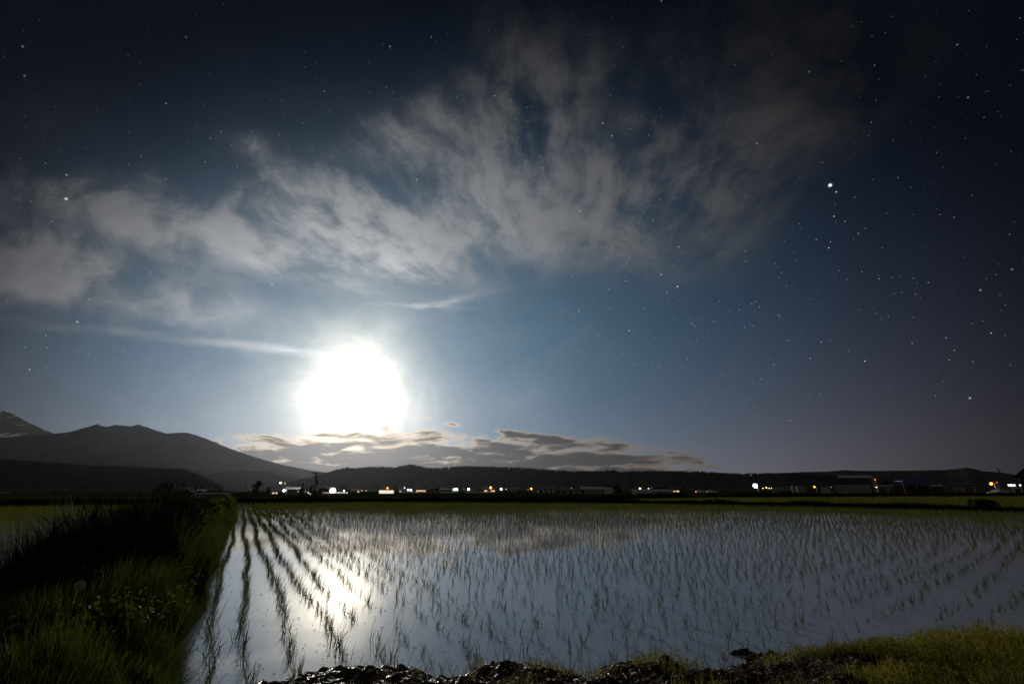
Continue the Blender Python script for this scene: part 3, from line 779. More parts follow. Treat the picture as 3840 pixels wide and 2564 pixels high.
for nm, q, mt, lb in (('grass', kp & ~dark, M_grass, 'long green grass leaning over both edges of the bund'), ('weeds', kp & dark, M_grassdark, 'backlit black mass of tall weeds on top of the bund')):
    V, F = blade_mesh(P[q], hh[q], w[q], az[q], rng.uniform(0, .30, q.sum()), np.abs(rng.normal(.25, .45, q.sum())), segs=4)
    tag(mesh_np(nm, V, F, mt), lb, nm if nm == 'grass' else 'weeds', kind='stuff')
n = 9000; s = 2.8 * (30 / 2.8) ** rng.random(n); nn = rng.normal(-.27, .045, n) + .05 * np.sin(s * 2.1) ; xx = RD.x * s + ND.x * nn; yy = RD.y * s + ND.y * nn
V, F = blade_mesh(np.c_[xx, yy, np.full(n, .01)], rng.uniform(.05, .24, n), np.maximum(.004, np.hypot(xx, yy) * .0006), math.atan2(ND.y, ND.x) + rng.normal(0, .9, n), rng.uniform(.3, 1.3, n), rng.uniform(0, .7, n), segs=4)
V[:, 2] = np.maximum(V[:, 2], .003)
tag(mesh_np('grass', V, F, M_grass), 'ragged blades hanging over the water along the bund edge', 'grass', kind='stuff')
# broad leaved weeds bulging out of the black mass
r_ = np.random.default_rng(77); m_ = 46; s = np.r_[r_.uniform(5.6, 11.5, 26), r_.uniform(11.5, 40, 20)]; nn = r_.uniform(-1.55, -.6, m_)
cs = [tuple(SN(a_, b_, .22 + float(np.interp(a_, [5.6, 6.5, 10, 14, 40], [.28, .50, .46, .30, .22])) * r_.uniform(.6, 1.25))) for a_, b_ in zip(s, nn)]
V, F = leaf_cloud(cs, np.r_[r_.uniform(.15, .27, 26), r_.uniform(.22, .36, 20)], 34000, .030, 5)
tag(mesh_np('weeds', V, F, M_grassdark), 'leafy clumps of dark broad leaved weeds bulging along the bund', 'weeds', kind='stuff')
# leafy herbs and dead stalks between the grass on the near end of the bund
r_ = np.random.default_rng(78); m_ = 34; s = r_.uniform(3.1, 6.2, m_); nn = r_.uniform(-1.6, -.4, m_)
cs = [tuple(SN(a_, b_, .24 + .16 * r_.uniform(.4, 1.3))) for a_, b_ in zip(s, nn)]
V, F = leaf_cloud(cs, r_.uniform(.20, .42, m_), 6500, .017, 6, .45)
tag(mesh_np('weeds', V, F, M_grass), 'leafy green herbs scattered through the near grass of the bund', 'weeds', kind='stuff')
m_ = 700; s = r_.uniform(3.0, 16, m_); nn = r_.uniform(-1.7, -.25, m_)
V, F = blade_mesh(np.c_[RD.x * s + ND.x * nn, RD.y * s + ND.y * nn, np.full(m_, .2)], r_.uniform(.2, .6, m_), .006, r_.uniform(0, 6.28, m_), r_.uniform(.05, .6, m_), r_.uniform(0, .8, m_), segs=5)
tag(mesh_np('dead_stalks', V, F, M_dry), 'thin dead stalks sticking out of the bund grass', 'stalks', kind='stuff')
# near-left corner where the bund meets the bank
n = 26000; x = rng.uniform(-4.6, -1.95, n); y = rng.uniform(1.9, 3.75, n)
kp = (y < shore_y(x) + .02) & (fbm(x * 2.4, y * 2.4, 3) > .40) & inframe(x, y, .1, 500); x, y = x[kp], y[kp]; n = len(x)
lowc_ = np.interp(x, [-4.6, -3, -2.4, -1.95], [.34, .22, .15, .06])
V, F = blade_mesh(np.c_[x, y, bank_z(x, y) - .01], lowc_ * rng.uniform(.5, 1.2, n), .005 * rng.uniform(.7, 1.4, n), rng.uniform(0, 6.28, n), rng.uniform(0, .35, n), np.abs(rng.normal(.3, .5, n)), segs=4)
tag(mesh_np('grass', V, F, M_bank_grass), 'short yellow green grass in the bottom left corner', 'grass', kind='stuff')
# grass of the bank at the lower right: fine stalks with small leaves
n = 60000; x = np.r_[rng.uniform(-.6, 5.2, n // 3), rng.uniform(1.9, 5.2, n - n // 3)]; y = rng.uniform(2.2, 4.15, n)
front = np.interp(x, [-.6, .3, 1.0, 1.6, 1.9, 2.3, 2.8, 3.4, 3.9, 5.2], [-.35, -.25, -.22, -.36, -.36, -.30, -.10, .04, -.08, -.1])
kp = (y < shore_y(x) + front) & inframe(x, y, .15, 300)
cl = fbm(x * 3.0, y * 3.0, 3); cov = np.interp(x, [-.6, .8, 1.6, 2.4, 3], [.56, .53, .53, .45, .24]); kp &= cl > cov
x, y, cl = x[kp], y[kp], cl[kp]; n = len(x)
hb = np.interp(x, [-.6, .5, 1.5, 2.4, 3.2, 3.6, 4.2], [.06, .07, .08, .08, .17, .12, .08]) * rng.uniform(.5, 1.25, n)
zb = bank_z(x, y) - .01
az = rng.uniform(0, 6.28, n); ln = rng.uniform(0, .3, n)
A = blade_mesh(np.c_[x, y, zb], hb, .0032 * rng.uniform(.7, 1.4, n), az, ln, np.abs(rng.normal(.2, .3, n)), segs=3)
reps = []
for q in range(5):                                               # little leaves along the stalks
    t = rng.uniform(.25, 1.0, n)
    L = hb * t
    b = np.c_[x + np.cos(az) * np.sin(ln) * L, y + np.sin(az) * np.sin(ln) * L, zb + np.cos(ln) * L]
    reps.append(blade_mesh(b, rng.uniform(.010, .026, n), .006 * rng.uniform(.6, 1.2, n), rng.uniform(0, 6.28, n), rng.uniform(.6, 1.4, n), .3, segs=2))
V, F = join([A] + reps)
tag(mesh_np('grass', V, F, M_bank_grass), 'olive grass and small weeds on the bank at the lower right', 'grass', kind='stuff')
n = 1500; x = rng.uniform(-.9, 4.6, n); y = rng.uniform(2.6, 4.1, n); kp = (y < shore_y(x) - .1); x, y = x[kp], y[kp]; n = len(x)
V, F = blade_mesh(np.c_[x, y, bank_z(x, y) - .01], rng.uniform(.08, .20, n), .004, rng.uniform(0, 6.28, n), rng.uniform(.1, .9, n), rng.uniform(0, 1.2, n), segs=4)
tag(mesh_np('dry_grass', V, F, M_dry), 'scattered dry straw blades on the muddy bank', 'grass', kind='stuff')
# grass growing on the far dikes
def dike_grass(poly, half, hmin, hmax, n, label, seed, zt=.2):
    r = np.random.default_rng(seed); P0 = resample(poly, .3); i = r.integers(0, len(P0), n)
    p = P0[i] + r.uniform(-half, half, (n, 2)); d = np.hypot(p[:, 0], p[:, 1])
    hf = hmin + (hmax - hmin) * np.clip((fbm(p[:, 0] * .35 + seed, p[:, 1] * .35, 4) - .3) * 2.4, 0, 1)
    V, F = blade_mesh(np.c_[p, np.full(n, zt * .5)], hf * r.uniform(.6, 1.15, n), np.maximum(.02, d * .0012) * r.uniform(.7, 1.4, n), r.uniform(0, 6.28, n), r.uniform(0, .4, n), np.abs(r.normal(.3, .4, n)), segs=2)
    return tag(mesh_np('dike_grass', V, F, M_dike), label, 'grass', kind='stuff')
dike_grass(DIKE[1:], .85, .16, .46, 30000, 'dark grass on the dike that closes the big paddy', 4)
dike_grass(HEDGE, 1.6, .35, .95, 22000, 'black hedge of weeds behind the strip of rice on the right', 6)
dike_grass([(-60, 31), (-44, 38), (-30, 50), (-16, 56), (6, 56)], 2.4, .15, .45, 16000, 'dark rough grass of the second dike behind the paddies', 8)

# ------------------------------------------------------------------ single plants on the bund
def on_bund(px, py, n=-.6):
    x, y, z = ray(px, py); a = x / y; D = n / (.871 * a + .491); return Vector((a * D, D, H + z / y * D))
M_seed = mat('seed_fluff', (.46, .46, .42), None, .9, 20, transl=.4); M_white = mat('white_petal', (.6, .6, .52), None, .7, 20, transl=.3)
def flower(px, py, D, r, kind, label, group=None):
    p = at(px, py, D); zb = 0.15; h = p.z - zb
    t = thing(kind, label, 'flower', (p.x, p.y, zb), 0, group)
    MB().tube((0.02, 0, 0), (0, 0, h), .0028, .002, 6).build('stem', M_grass, t)
    if kind == 'dandelion_clock':
        m = MB(); 
        for i in range(170):
            z_ = 1 - 2 * (i + .5) / 170; a = i * 2.399963; q = math.sqrt(1 - z_ * z_); d = Vector((q * math.cos(a), q * math.sin(a), z_))
            m.tube(d * .004, d * r, .0004, .0004, 3, False)
            for k in range(5):
                e = (d + Vector((random.uniform(-.35, .35), random.uniform(-.35, .35), random.uniform(-.35, .35)))).normalized()
                m.tube(d * r * .86, d * r * .86 + e * r * .26, .0005, .0003, 3, False)
        m.build('seed_head', M_seed, t, (0, 0, h)); MB().ball((0, 0, 0), .005, 8).build('seed_core', M_bark, t, (0, 0, h))
    else:
        m = MB()
        for i in range(9):
            a = 2 * PI * i / 9; d = Vector((math.cos(a), math.sin(a), .35)); s_ = Vector((-math.sin(a), math.cos(a), 0))
            m.add([d * r * .15 - s_ * r * .12, d * r * .8 - s_ * r * .22, d * r * 1.05, d * r * .8 + s_ * r * .22, d * r * .15 + s_ * r * .12], [(0, 1, 2, 3, 4)])
        m.build('petals', M_white, t, (0, 0, h)); MB().ball((0, 0, .002), r * .28, 8, .6).build('flower_centre', M_dry, t, (0, 0, h))
flower(300, 2195, 3.2, .027, 'dandelion_clock', 'round white dandelion seed head on the dark lower left bank')
for px, py, lb in ((687, 2062, 'small white flower highest on the green right flank of the bund'), (656, 2107, 'small white flower just below the highest one on the green flank'),
                   (611, 2193, 'faint white flower lowest on the green flank, right of the dandelion'), (811, 1965, 'white flower nearest the water where the bund narrows')):
    p = on_bund(px, py, -.62); flower(px, py, p.y, .02 * max(1, p.y / 7), 'white_flower', lb)
for px, py in ((734, 1921), (673, 1950), (695, 1954), (730, 1953)):
    p = on_bund(px, py, -1.2); flower(px, py, min(p.y, 14), .03, 'white_flower', 'small white flower in front of the two dark shrubs on the bund', 'white flowers below the shrubs')
for px, py in ((359, 2145), (263, 2144), (290, 2146), (316, 2130)):
    flower(px, py, 3.9, .009, 'white_flower', 'tiny pale bud standing just above the dandelion seed head', 'pale buds above the dandelion')
flower(427, 2366, 3.2, .012, 'white_flower', 'tiny pale flower in the dark hollow under the bright grass')
flower(202, 2432, 2.7, .018, 'white_flower', 'pale yellowish flower low in the bottom left corner')

def reed(px, py_top, D, label, lean=0.1, group=None, nl=7):
    p = at(px, py_top, D); zb = 0.02; h = p.z - zb
    t = thing('reed', label, 'reed', (p.x, p.y, zb), 0, group)
    m = MB(); q = Vector((0, 0, 0)); prev = q.copy(); az = random.uniform(0, 6.28); spots = []
    for k in range(1, 7):
        a = lean * k / 6; q = prev + Vector((math.cos(az) * math.sin(a), math.sin(az) * math.sin(a), math.cos(a))) * (h / 6)
        m.tube(prev, q, .007 - k * .0008, .007 - (k + 1) * .0008, 6, False); prev = q.copy(); spots.append(q.copy())
    m.build('stem', M_grassdark, t)
    for k in range(nl):
        b = spots[min(5, 1 + k * 5 // nl)]; a = k * 2.4 + random.uniform(-.4, .4)
        V, F = blade_mesh(np.array([b[:]]), random.uniform(.20, .38), .024 * random.uniform(.7, 1.2), a, random.uniform(.35, .7), random.uniform(.5, 1.5), segs=7)
        mesh_np('leaf', V, F, M_grassdark, t)
for i, (px, py, D, lb) in enumerate(((90, 2085, 3.8, 'leftmost reed, a low fan of leaves against the pale water'), (138, 2075, 4.0, 'second reed from the left edge, leaves spread like a hand'),
        (172, 2020, 4.3, 'reed with a drooping leaf between the low fan and the tall stand'), (205, 2000, 4.5, 'reed standing at the left foot of the tall stand'),
        (238, 1985, 4.6, 'reed with long curved leaves at the left of the tall stand'), (268, 1948, 4.7, 'reed reaching out to the left from the tall stand'),
        (300, 1925, 4.9, 'tall reed at the left shoulder of the black weeds'), (345, 1905, 5.0, 'tall reed topping the black weeds on the left'),
        (398, 1898, 5.2, 'tallest reed in the middle of the black weeds'), (440, 1915, 5.3, 'tall reed right of the tallest one'), (500, 1935, 5.6, 'last tall reed on the right end of the black weeds'))):
    reed(px, py, D, lb, random.uniform(.1, .5), nl=8)
reed(800, 2120, 5.3, 'bent dry reed leaning over the water beside the first rice row', 1.1, nl=5)

def shrub(name, label, base, h, w, n, size, mt, cat='shrub', seed=1, group=None):
    t = thing(name, label, cat, base, 0, group); r = random.Random(seed); m = MB()
    cs = []; rs = []
    for k in range(9):
        a = r.uniform(0, 6.28); q = r.uniform(.0, .36) * w; z = h * r.uniform(.35, .80)
        e = (q * math.cos(a), q * math.sin(a), z); m.tube((0, 0, 0), e, .012 * h, .004 * h, 5, False); cs.append(e); rs.append(min(w * .28, h - z) * r.uniform(.8, 1.1))
    m.build('stem', M_bark, t); V, F = leaf_cloud(cs, rs, n, size, seed); V[:, 2] = np.maximum(V[:, 2], 0); mesh_np('foliage', V, F, mt, t)
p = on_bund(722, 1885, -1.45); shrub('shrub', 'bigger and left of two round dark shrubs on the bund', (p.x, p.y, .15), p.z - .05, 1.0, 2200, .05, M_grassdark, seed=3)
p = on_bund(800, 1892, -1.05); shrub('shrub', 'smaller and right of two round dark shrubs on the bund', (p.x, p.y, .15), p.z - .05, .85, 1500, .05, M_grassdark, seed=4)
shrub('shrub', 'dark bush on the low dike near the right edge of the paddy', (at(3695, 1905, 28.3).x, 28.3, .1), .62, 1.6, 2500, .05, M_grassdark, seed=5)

# ================================================================== the village
ZB = -0.12
M_pink = mat('rendered_wall', (.30, .24, .22), None, .85, 1.5); M_white_wall = mat('pale_wall', (.5, .5, .48), None, .8, 1.2)
M_dark_wall = mat('dark_cladding', (.035, .035, .038), None, .7, 1.0, aniso=(6, 6, .3)); M_redroof = mat('red_roof', (.10, .03, .025), None, .6, 1.5)
M_blueroof = mat('blue_sheet_roof', (.02, .035, .12), None, .4, 1.0); M_greyroof = mat('grey_sheet_roof', (.16, .17, .19), None, .45, 1.0, spec=.5)
M_darkroof = mat('dark_roof', (.02, .02, .024), None, .5, 1.0); M_plastic = mat('greenhouse_film', (.42, .43, .45), (.32, .33, .35), .35, .8, spec=.5, transl=.25)
M_plastic2 = mat('dull_greenhouse_film', (.20, .20, .21), (.14, .14, .15), .5, .8, transl=.15)
M_greensheet = mat('green_sheet', (.02, .06, .045), None, .5, 1.2, aniso=(5, 5, .4)); M_steel = mat('steel', (.20, .20, .21), None, .4, 4, metal=.6)
M_conc = mat('concrete', (.22, .21, .20), None, .9, 4); M_glass = mat('dark_glass', (.01, .012, .015), None, .08, 3, spec=.6); M_rubber = mat('rubber', (.012, .012, .012), None, .8, 5)
M_brown = mat('brown_boards', (.10, .05, .03), None, .8, 2, aniso=(5, 5, .5)); M_blackpole = mat('tarred_pole', (.02, .016, .014), None, .8, 6)
def emis(name, c, s):
    if name in MATS: return MATS[name]
    m = bpy.data.materials.new(name); m.use_nodes = True; bs = m.node_tree.nodes['Principled BSDF']
    bs.inputs['Base Color'].default_value = (*c, 1); bs.inputs['Emission Color'].default_value = (*c, 1); bs.inputs['Emission Strength'].default_value = s
    MATS[name] = m; return m
E_white = emis('white_lamp', (.66, .86, 1.0), 14); E_warm = emis('warm_lamp', (1, .62, .30), 7); E_sod = emis('sodium_lamp', (1, .26, .03), 3.6)
E_win = emis('lit_window', (1, .66, .36), .9); E_winw = emis('bright_lit_window', (.9, .95, 1.0), 1.6); E_green = emis('greenish_lamp', (.6, 1, .6), 4)
E_film = emis('glowing_film_white', (1, .90, .72), .9); E_film2 = emis('glowing_film_yellow', (1, .68, .32), .7); E_red = emis('tail_light', (1, .05, .02), 12)

def geo(px0, px1, D):
    cx = (px0 + px1) / 2; return cx, (px1 - px0) / 1795 * D * math.cos(math.atan((cx - 1920) / 1795))
def facing(cx): return -math.atan((cx - 1920) / 1795)        # the village lies around the viewer: fronts look back at the road
def zat(py, D): return at(1920, py, D).z
def gable(name, label, px0, px1, pe, pr, D, dep, mode, wall, roof, wins=(), door=None, rz=0.0, cat='house', group=None, over=.35, chimney=False):
    cx, W = geo(px0, px1, D); b = at(cx, 1838, D); he = zat(pe, D) - ZB; hr = max(zat(pr, D) - ZB, he + .15)
    t = thing(name, label, cat, (b.x, b.y, ZB), rz + facing(cx), group); w = W / 2
    if mode == 'eave':
        v = [(-w, 0, 0), (w, 0, 0), (w, dep, 0), (-w, dep, 0), (-w, 0, he), (w, 0, he), (w, dep, he), (-w, dep, he), (-w, dep / 2, hr), (w, dep / 2, hr)]
        MB().add(v, [(0, 1, 5, 4), (1, 2, 6, 9, 5), (2, 3, 7, 6), (3, 0, 4, 8, 7)]).build('wall', wall, t)
        o = over; s_ = (hr - he) / (dep / 2); A = [(-w - o, -o, he - s_ * o), (w + o, -o, he - s_ * o), (w + o, dep / 2, hr), (-w - o, dep / 2, hr), (w + o, dep + o, he - s_ * o), (-w - o, dep + o, he - s_ * o)]
    else:
        v = [(-w, 0, 0), (w, 0, 0), (w, dep, 0), (-w, dep, 0), (-w, 0, he), (w, 0, he), (w, dep, he), (-w, dep, he), (0, 0, hr), (0, dep, hr)]
        MB().add(v, [(0, 1, 5, 8, 4), (1, 2, 6, 5), (2, 3, 7, 9, 6), (3, 0, 4, 7)]).build('wall', wall, t)
        o = over; s_ = (hr - he) / w; A = [(-w - o, -o, he - s_ * o), (-w - o, dep + o, he - s_ * o), (0, dep + o, hr), (0, -o, hr), (w + o, dep + o, he - s_ * o), (w + o, -o, he - s_ * o)]
    up = [(x, y, z + .16) for x, y, z in A]; lo = [(x, y, z + .02) for x, y, z in A]
    R = MB().add(lo + up, [(6, 7, 8, 9), (9, 8, 10, 11), (1, 0, 3, 2), (2, 3, 5, 4), (0, 1, 7, 6), (1, 2, 8, 7), (2, 4, 10, 8), (4, 5, 11, 10), (5, 3, 9, 11), (3, 0, 6, 9)]).build('roof', roof, t)
    if chimney: MB().box((w * .4, dep * .5, hr + .3), (.5, .5, 1.1)).build('chimney', M_conc, R)
    for (fx, fz, ww, wh, mt) in wins:                      # fractions along the front and up the eave
        c = (-w + fx * W, -.03, fz * he); f = MB()
        for sx in (-1, 1): f.box((c[0] + sx * (ww / 2 + .04), c[1], c[2]), (.08, .10, wh + .16))
        for sz in (-1, 1): f.box((c[0], c[1], c[2] + sz * (wh / 2 + .04)), (ww, .10, .08))
        F_ = f.build('window', M_white_wall, t); MB().box((c[0], c[1] + .01, c[2]), (ww, .04, wh)).build('pane', mt, F_)
    if door is not None:
        dw, dh = door[1], min(door[2], he * .9); dx_ = -w + door[0] * W
        d_ = MB().box((dx_, -.03, dh / 2), (dw, .08, dh)).build('door', M_brown if len(door) < 4 else door[3], t)
        MB().box((dx_ + dw * .38, -.10, dh * .48), (.05, .06, .18)).build('handle', M_steel, d_)
    return t
def tunnel(name, label, px0, px1, pt, D, dep, mode, film, cat='greenhouse', group=None, rz=0.0, glow=None):
    cx, W = geo(px0, px1, D); b = at(cx, 1838, D); h = zat(pt, D) - ZB
    t = thing(name, label, cat, (b.x, b.y, ZB), rz + facing(cx), group); n = 10
    L, Rr = (W, dep) if mode == 'x' else (dep, W)
    def P(u, a, k=1.0):
        c = -math.cos(a) * Rr / 2 * k; z = (math.sin(a) ** .75) * h * k
        return (u - W / 2, Rr / 2 + c, z) if mode == 'x' else (c, u, z)
    m = MB(); vs = [P(u, PI * i / n) for u in (0, L) for i in range(n + 1)]
    m.add(vs, [(i, i + 1, n + 2 + i, n + 1 + i) for i in range(n)]); m.build('cover', glow or film, t, smooth=True)
    for u in (0, L):
        e = MB().add([P(u, PI * i / n) for i in range(n + 1)], [tuple(range(n + 1))]).build('end_wall', glow or film, t)
        q = P(u + (-.04 if u == 0 else .04), PI / 2)
        MB().box((q[0], q[1], min(1.9, h * .8) / 2), ((.06, .9, min(1.9, h * .8)) if mode == 'x' else (.9, .06, min(1.9, h * .8)))).build('door', M_conc, e)
    f = MB(); k = max(3, int(L / 2.2))
    for j in range(k + 1):
        u = L * j / k
        for i in range(n): f.tube(P(u, PI * i / n, 1.006), P(u, PI * (i + 1) / n, 1.006), .03, .03, 4, False)
    for i in (0, n // 2, n): f.tube(P(0, PI * i / n, 1.006), P(L, PI * i / n, 1.006), .035, .035, 4, False)
    f.build('hoop_frame', M_steel, t)
    return t
def lamp(px, py, D, mt, r, label, W=0, lc=(1, 1, 1), arm=1.0, name='street_lamp', cat='street lamp', group=None):
    r = r * .80; p = at(px, py, D); h = p.z - ZB
    t = thing(name, label, cat, (p.x + arm, p.y, ZB), 0, group)
    MB().tube((0, 0, 0), (0, 0, h + .3), .11, .07, 8).build('pole', M_steel, t)
    if arm: MB().tube((0, 0, h + .25), (-arm, 0, h + r + .12), .05, .04, 6).build('arm', M_steel, t)
    hd_ = MB().box((-arm, 0, h + r + .06), (r * 1.6 + .3, r * 1.4 + .2, .12)).build('lamp_head', M_steel, t)
    MB().ball((-arm, 0, h), r, 12).build('bulb', mt, hd_)
    if W:
        l = bpy.data.objects.new('lamp_light', bpy.data.lights.new('lamp_light', 'POINT')); l.data.energy = W * .8; l.data.color = lc; l.data.shadow_soft_size = .3
        l.location = (-arm, -r - .3, h); link(l, t)
def upole(px, pt, D, label, dx=0, r=.14, cross=1, cat='utility pole', group=None, base_py=None, gear=False):
    p = at(px, pt, D); h = p.z - ZB; t = thing('utility_pole', label, cat, (p.x + dx, p.y, ZB), 0, group)
    top = Vector((-dx, 0, h)); MB().tube((0, 0, 0), top, r * 1.25, r * .8, 8).build('pole', M_blackpole, t)
    for k in range(cross):
        q = top * (1 - .05 - .12 * k); a = MB().box(q, (1.7 - .4 * k, .1, .12)).build('crossarm', M_blackpole, t)
        i_ = MB()
        for s_ in (-.7, -.3, .3, .7): i_.tube((q.x + s_ * (1 - .2 * k), 0, q.z + .06), (q.x + s_ * (1 - .2 * k), 0, q.z + .22), .05, .04, 6)
        i_.build('insulator', M_conc, a)
    if gear:
        MB().tube((top.x * .52 + .32, 0, h * .52), (top.x * .52 + .32, 0, h * .52 + .7), .24, .24, 10).build('transformer', M_conc, t)
        MB().box((top.x * .3 - .2, -.1, h * .36), (.35, .3, .6)).build('switch_box', M_conc, t)
    return t
def tree(kind, label, px, pt, D, wpx, mt=None, group=None, seed=None, n=900, base=0.0):
    p = at(px, pt, D); h = p.z - ZB; w = wpx / 1795 * D; seed = seed or int(px)
    r = random.Random(seed)
    nm = {'spruce': 'spruce_tree', 'round': 'round_tree', 'broad': 'broadleaf_tree', 'bare': 'sparse_tree'}[kind]
    t = thing(nm, label, 'tree', (p.x, p.y, ZB), 0, group); cs, rs = [], []
    m = MB(); m.tube((0, 0, 0), (0, 0, h * .5), .045 * h * .6, .03 * h * .6, 8, False); m.tube((0, 0, h * .5), (0, 0, h * .92), .03 * h * .6, .006 * h, 7, False)
    if kind == 'spruce':
        L_ = 9
        for j in range(L_):
            f = j / (L_ - 1); z = h * (.14 + .82 * f); R = w / 2 * (1 - f) ** .8 + .03 * w
            for q in range(6):
                a = 2 * PI * q / 6 + j * .7 + r.uniform(-.3, .3); e = (R * .62 * math.cos(a), R * .62 * math.sin(a), z - .04 * h); cs.append(e); rs.append(max(R * .42, .05 * h) * r.uniform(.6, 1.1))
                m.tube((0, 0, z), (e[0] * 1.4, e[1] * 1.4, e[2] - .02 * h), .008 * h, .003 * h, 4, False)
        cs.append((0, 0, h * .95)); rs.append(.05 * h)
    else:
        lo = .12 if kind == 'round' else .32
        for j in range(16 if kind != 'bare' else 9):
            a = r.uniform(0, 6.28); zf = r.uniform(lo, .84); env_ = math.sin(PI * (zf - lo + .12) / (1.08 - lo)) ** .6; q = w / 2 * env_ * r.uniform(.25, .72)
            e = (q * math.cos(a), q * math.sin(a), h * zf); cs.append(e); rs.append(min(w * (.24 if kind != 'bare' else .16), h * (1 - zf)) * r.uniform(.75, 1.1))
            m.tube((0, 0, h * max(.15, zf - .25)), e, .012 * h, .004 * h, 5, False)
    m.build('trunk', M_bark, t)
    V, F = leaf_cloud(cs, rs, n if kind != 'bare' else n // 2, h * .022 + .04, seed, .85); V[:, 2] = np.maximum(V[:, 2], .15)
    mesh_np('crown', V, F, mt or (M_spruce if kind == 'spruce' else M_leaf), t)

DW, LW = M_glass, E_win
# ---- far left farmsteads under the wooded hill
tunnel('arched_barn', 'pinkish round roofed barn at the far left edge', -14, 43, 1845, 240, 14, 'y', M_pink, 'barn')
gable('shed', 'low pinkish shed with a tiny lamp, second building from the left edge', 84, 113, 1860, 1857, 235, 8, 'eave', M_pink, M_darkroof, door=(.3, 1.4, 2))
gable('farmhouse', 'small gabled farmhouse rising behind two pinkish sheds at far left', 104, 123, 1853, 1846, 260, 8, 'gable', M_pink, M_darkroof, wins=((.5, .6, 1, 1, DW),))
gable('shed', 'gable fronted pinkish shed right of the one with the tiny lamp', 118, 154, 1863, 1856, 230, 9, 'gable', M_pink, M_darkroof, door=(.5, 1.6, 2.2))
gable('farmhouse', 'grey house with a sloping roof below the wooded hill', 229, 262, 1856, 1849, 300, 9, 'eave', M_pink, M_greyroof, wins=((.3, .5, 1, 1, DW), (.7, .5, 1, 1, DW)))
gable('shed', 'small pale gabled shed left of the lit window', 292, 309, 1858, 1852, 280, 7, 'gable', M_pink, M_greyroof, door=(.5, 1.4, 2))
gable('farmhouse', 'little house with one brightly lit window below the wooded hill', 322, 342, 1857, 1852, 260, 7, 'eave', M_dark_wall, M_darkroof, wins=((.55, .48, 1.7, .8, E_winw),))
lamp(29, 1866, 238, E_winw, .16, 'tiny lamp in front of the round roofed barn', arm=.4); lamp(101, 1865, 233, E_winw, .16, 'tiny lamp on a post before the low pinkish shed', arm=.4)
gable('shed', 'long reddish brown machine shed left of the green tower', 485, 570, 1866, 1862, 130, 7, 'eave', M_brown, M_darkroof, door=(.2, 2, 1.6))
# green leaning tower and field conveyor
def tower():
    D = 88; b = at(602, 1838, D); t = thing('storage_tower', 'tall dark green sheet tower leaning right, above the bund weeds', 'tower', (b.x, b.y, ZB)); h = zat(1811, D) - ZB; w = 30 / 1795 * D
    k = .28; m = MB(); m.add([(x + z * k, y, z) for z in (0, h) for x, y in ((-w / 2, 0), (w / 2, 0), (w / 2, 1.3), (-w / 2, 1.3))], [(0, 1, 5, 4), (1, 2, 6, 5), (2, 3, 7, 6), (3, 0, 4, 7), (4, 5, 6, 7)]); m.build('body', M_greensheet, t)
    e = MB()
    for x in (-w / 2 - .02, w / 2 + .02): e.tube((x, -.04, 0), (x + h * k, -.04, h), .05, .05, 5)
    e.build('edge_rail', M_steel, t); MB().box((h * k, .65, h + .06), (w + .25, 1.5, .10)).build('lid', M_greensheet, t)
    MB().box((-w * .75, .4, .75), (.5, .7, 1.5)).build('side_cabinet', M_dark_wall, t)
tower()
def conveyor():
    D = 92; a = at(700, 1832, D); b = at(738, 1853, D); t = thing('conveyor', 'field conveyor with a sloping pale belt right of the green tower', 'conveyor', (a.x, a.y, ZB)); A = Vector((0, 0, a.z - ZB)); B = Vector((b.x - a.x, 0, b.z - ZB))
    M = (A + B) / 2; m = MB(); d = B - A; ang = math.atan2(d.z, d.x); m.box(M, (d.length, .7, .10), 0, Matrix.Rotation(-ang, 3, 'Y')); m.build('belt', M_greyroof, t)
    for y in (-.40, .40): MB().box(M + Vector((0, y, -.05)), (d.length, .08, .30), 0, Matrix.Rotation(-ang, 3, 'Y')).build('side_rail', M_dark_wall, t)
    for q, x in ((A, -.25), (A, .5), (M, .1)): MB().tube((q.x + x, 0, 0), (q.x, 0, q.z), .06, .06, 6).build('leg', M_dark_wall, t)
    MB().box((B.x - .1, 0, B.z * .5), (1.5, .9, B.z)).build('hopper', M_steel, t); MB().tube(A + Vector((0, -.45, 0)), A + Vector((0, .45, 0)), .2, .2, 10).build('drum', M_steel, t)
conveyor()
gable('shed', 'pale box shaped shed behind the conveyor', 740, 774, 1838, 1836, 330, 8, 'eave', M_white_wall, M_greyroof, door=(.3, 2, 2.5), cat='shed')
gable('shed', 'pinkish hut with machinery parked just left of the conveyor foot', 660, 690, 1866, 1862, 120, 3, 'eave', M_pink, M_greyroof, door=(.5, .8, 1.4))
for a, b, w_ in ((750, 792, 'left'), (795, 824, 'middle'), (827, 866, 'right')):
    tunnel('greenhouse', w_ + 'most of three low white greenhouses before the hill foot' if w_ != 'middle' else 'middle one of three low white greenhouses before the hill foot', a, b, 1849, 200, 5, 'x', M_plastic, group='three low white greenhouses')
gable('farmhouse', 'brown house with a red roof right of the three low greenhouses', 878, 922, 1845, 1839, 280, 9, 'eave', M_pink, M_redroof, wins=((.25, .5, 1, 1, DW), (.6, .5, 1, 1, DW)))
gable('shed', 'tiny white shed between the red roof and the big tree', 939, 948, 1840, 1837, 320, 5, 'eave', M_white_wall, M_greyroof)
upole(829, 1824, 150, 'thin leaning pole behind the low white greenhouses', -.9, .09); upole(929, 1798, 260, 'faint tall pole left of the big dark tree', -.5)
tree('round', 'big dark rounded conifer, tallest tree left of the pole', 969, 1799, 150, 38, M_spruce, n=2600)
tree('round', 'smaller dark tree right of the big rounded conifer', 1008, 1822, 160, 22, M_spruce, n=1100)
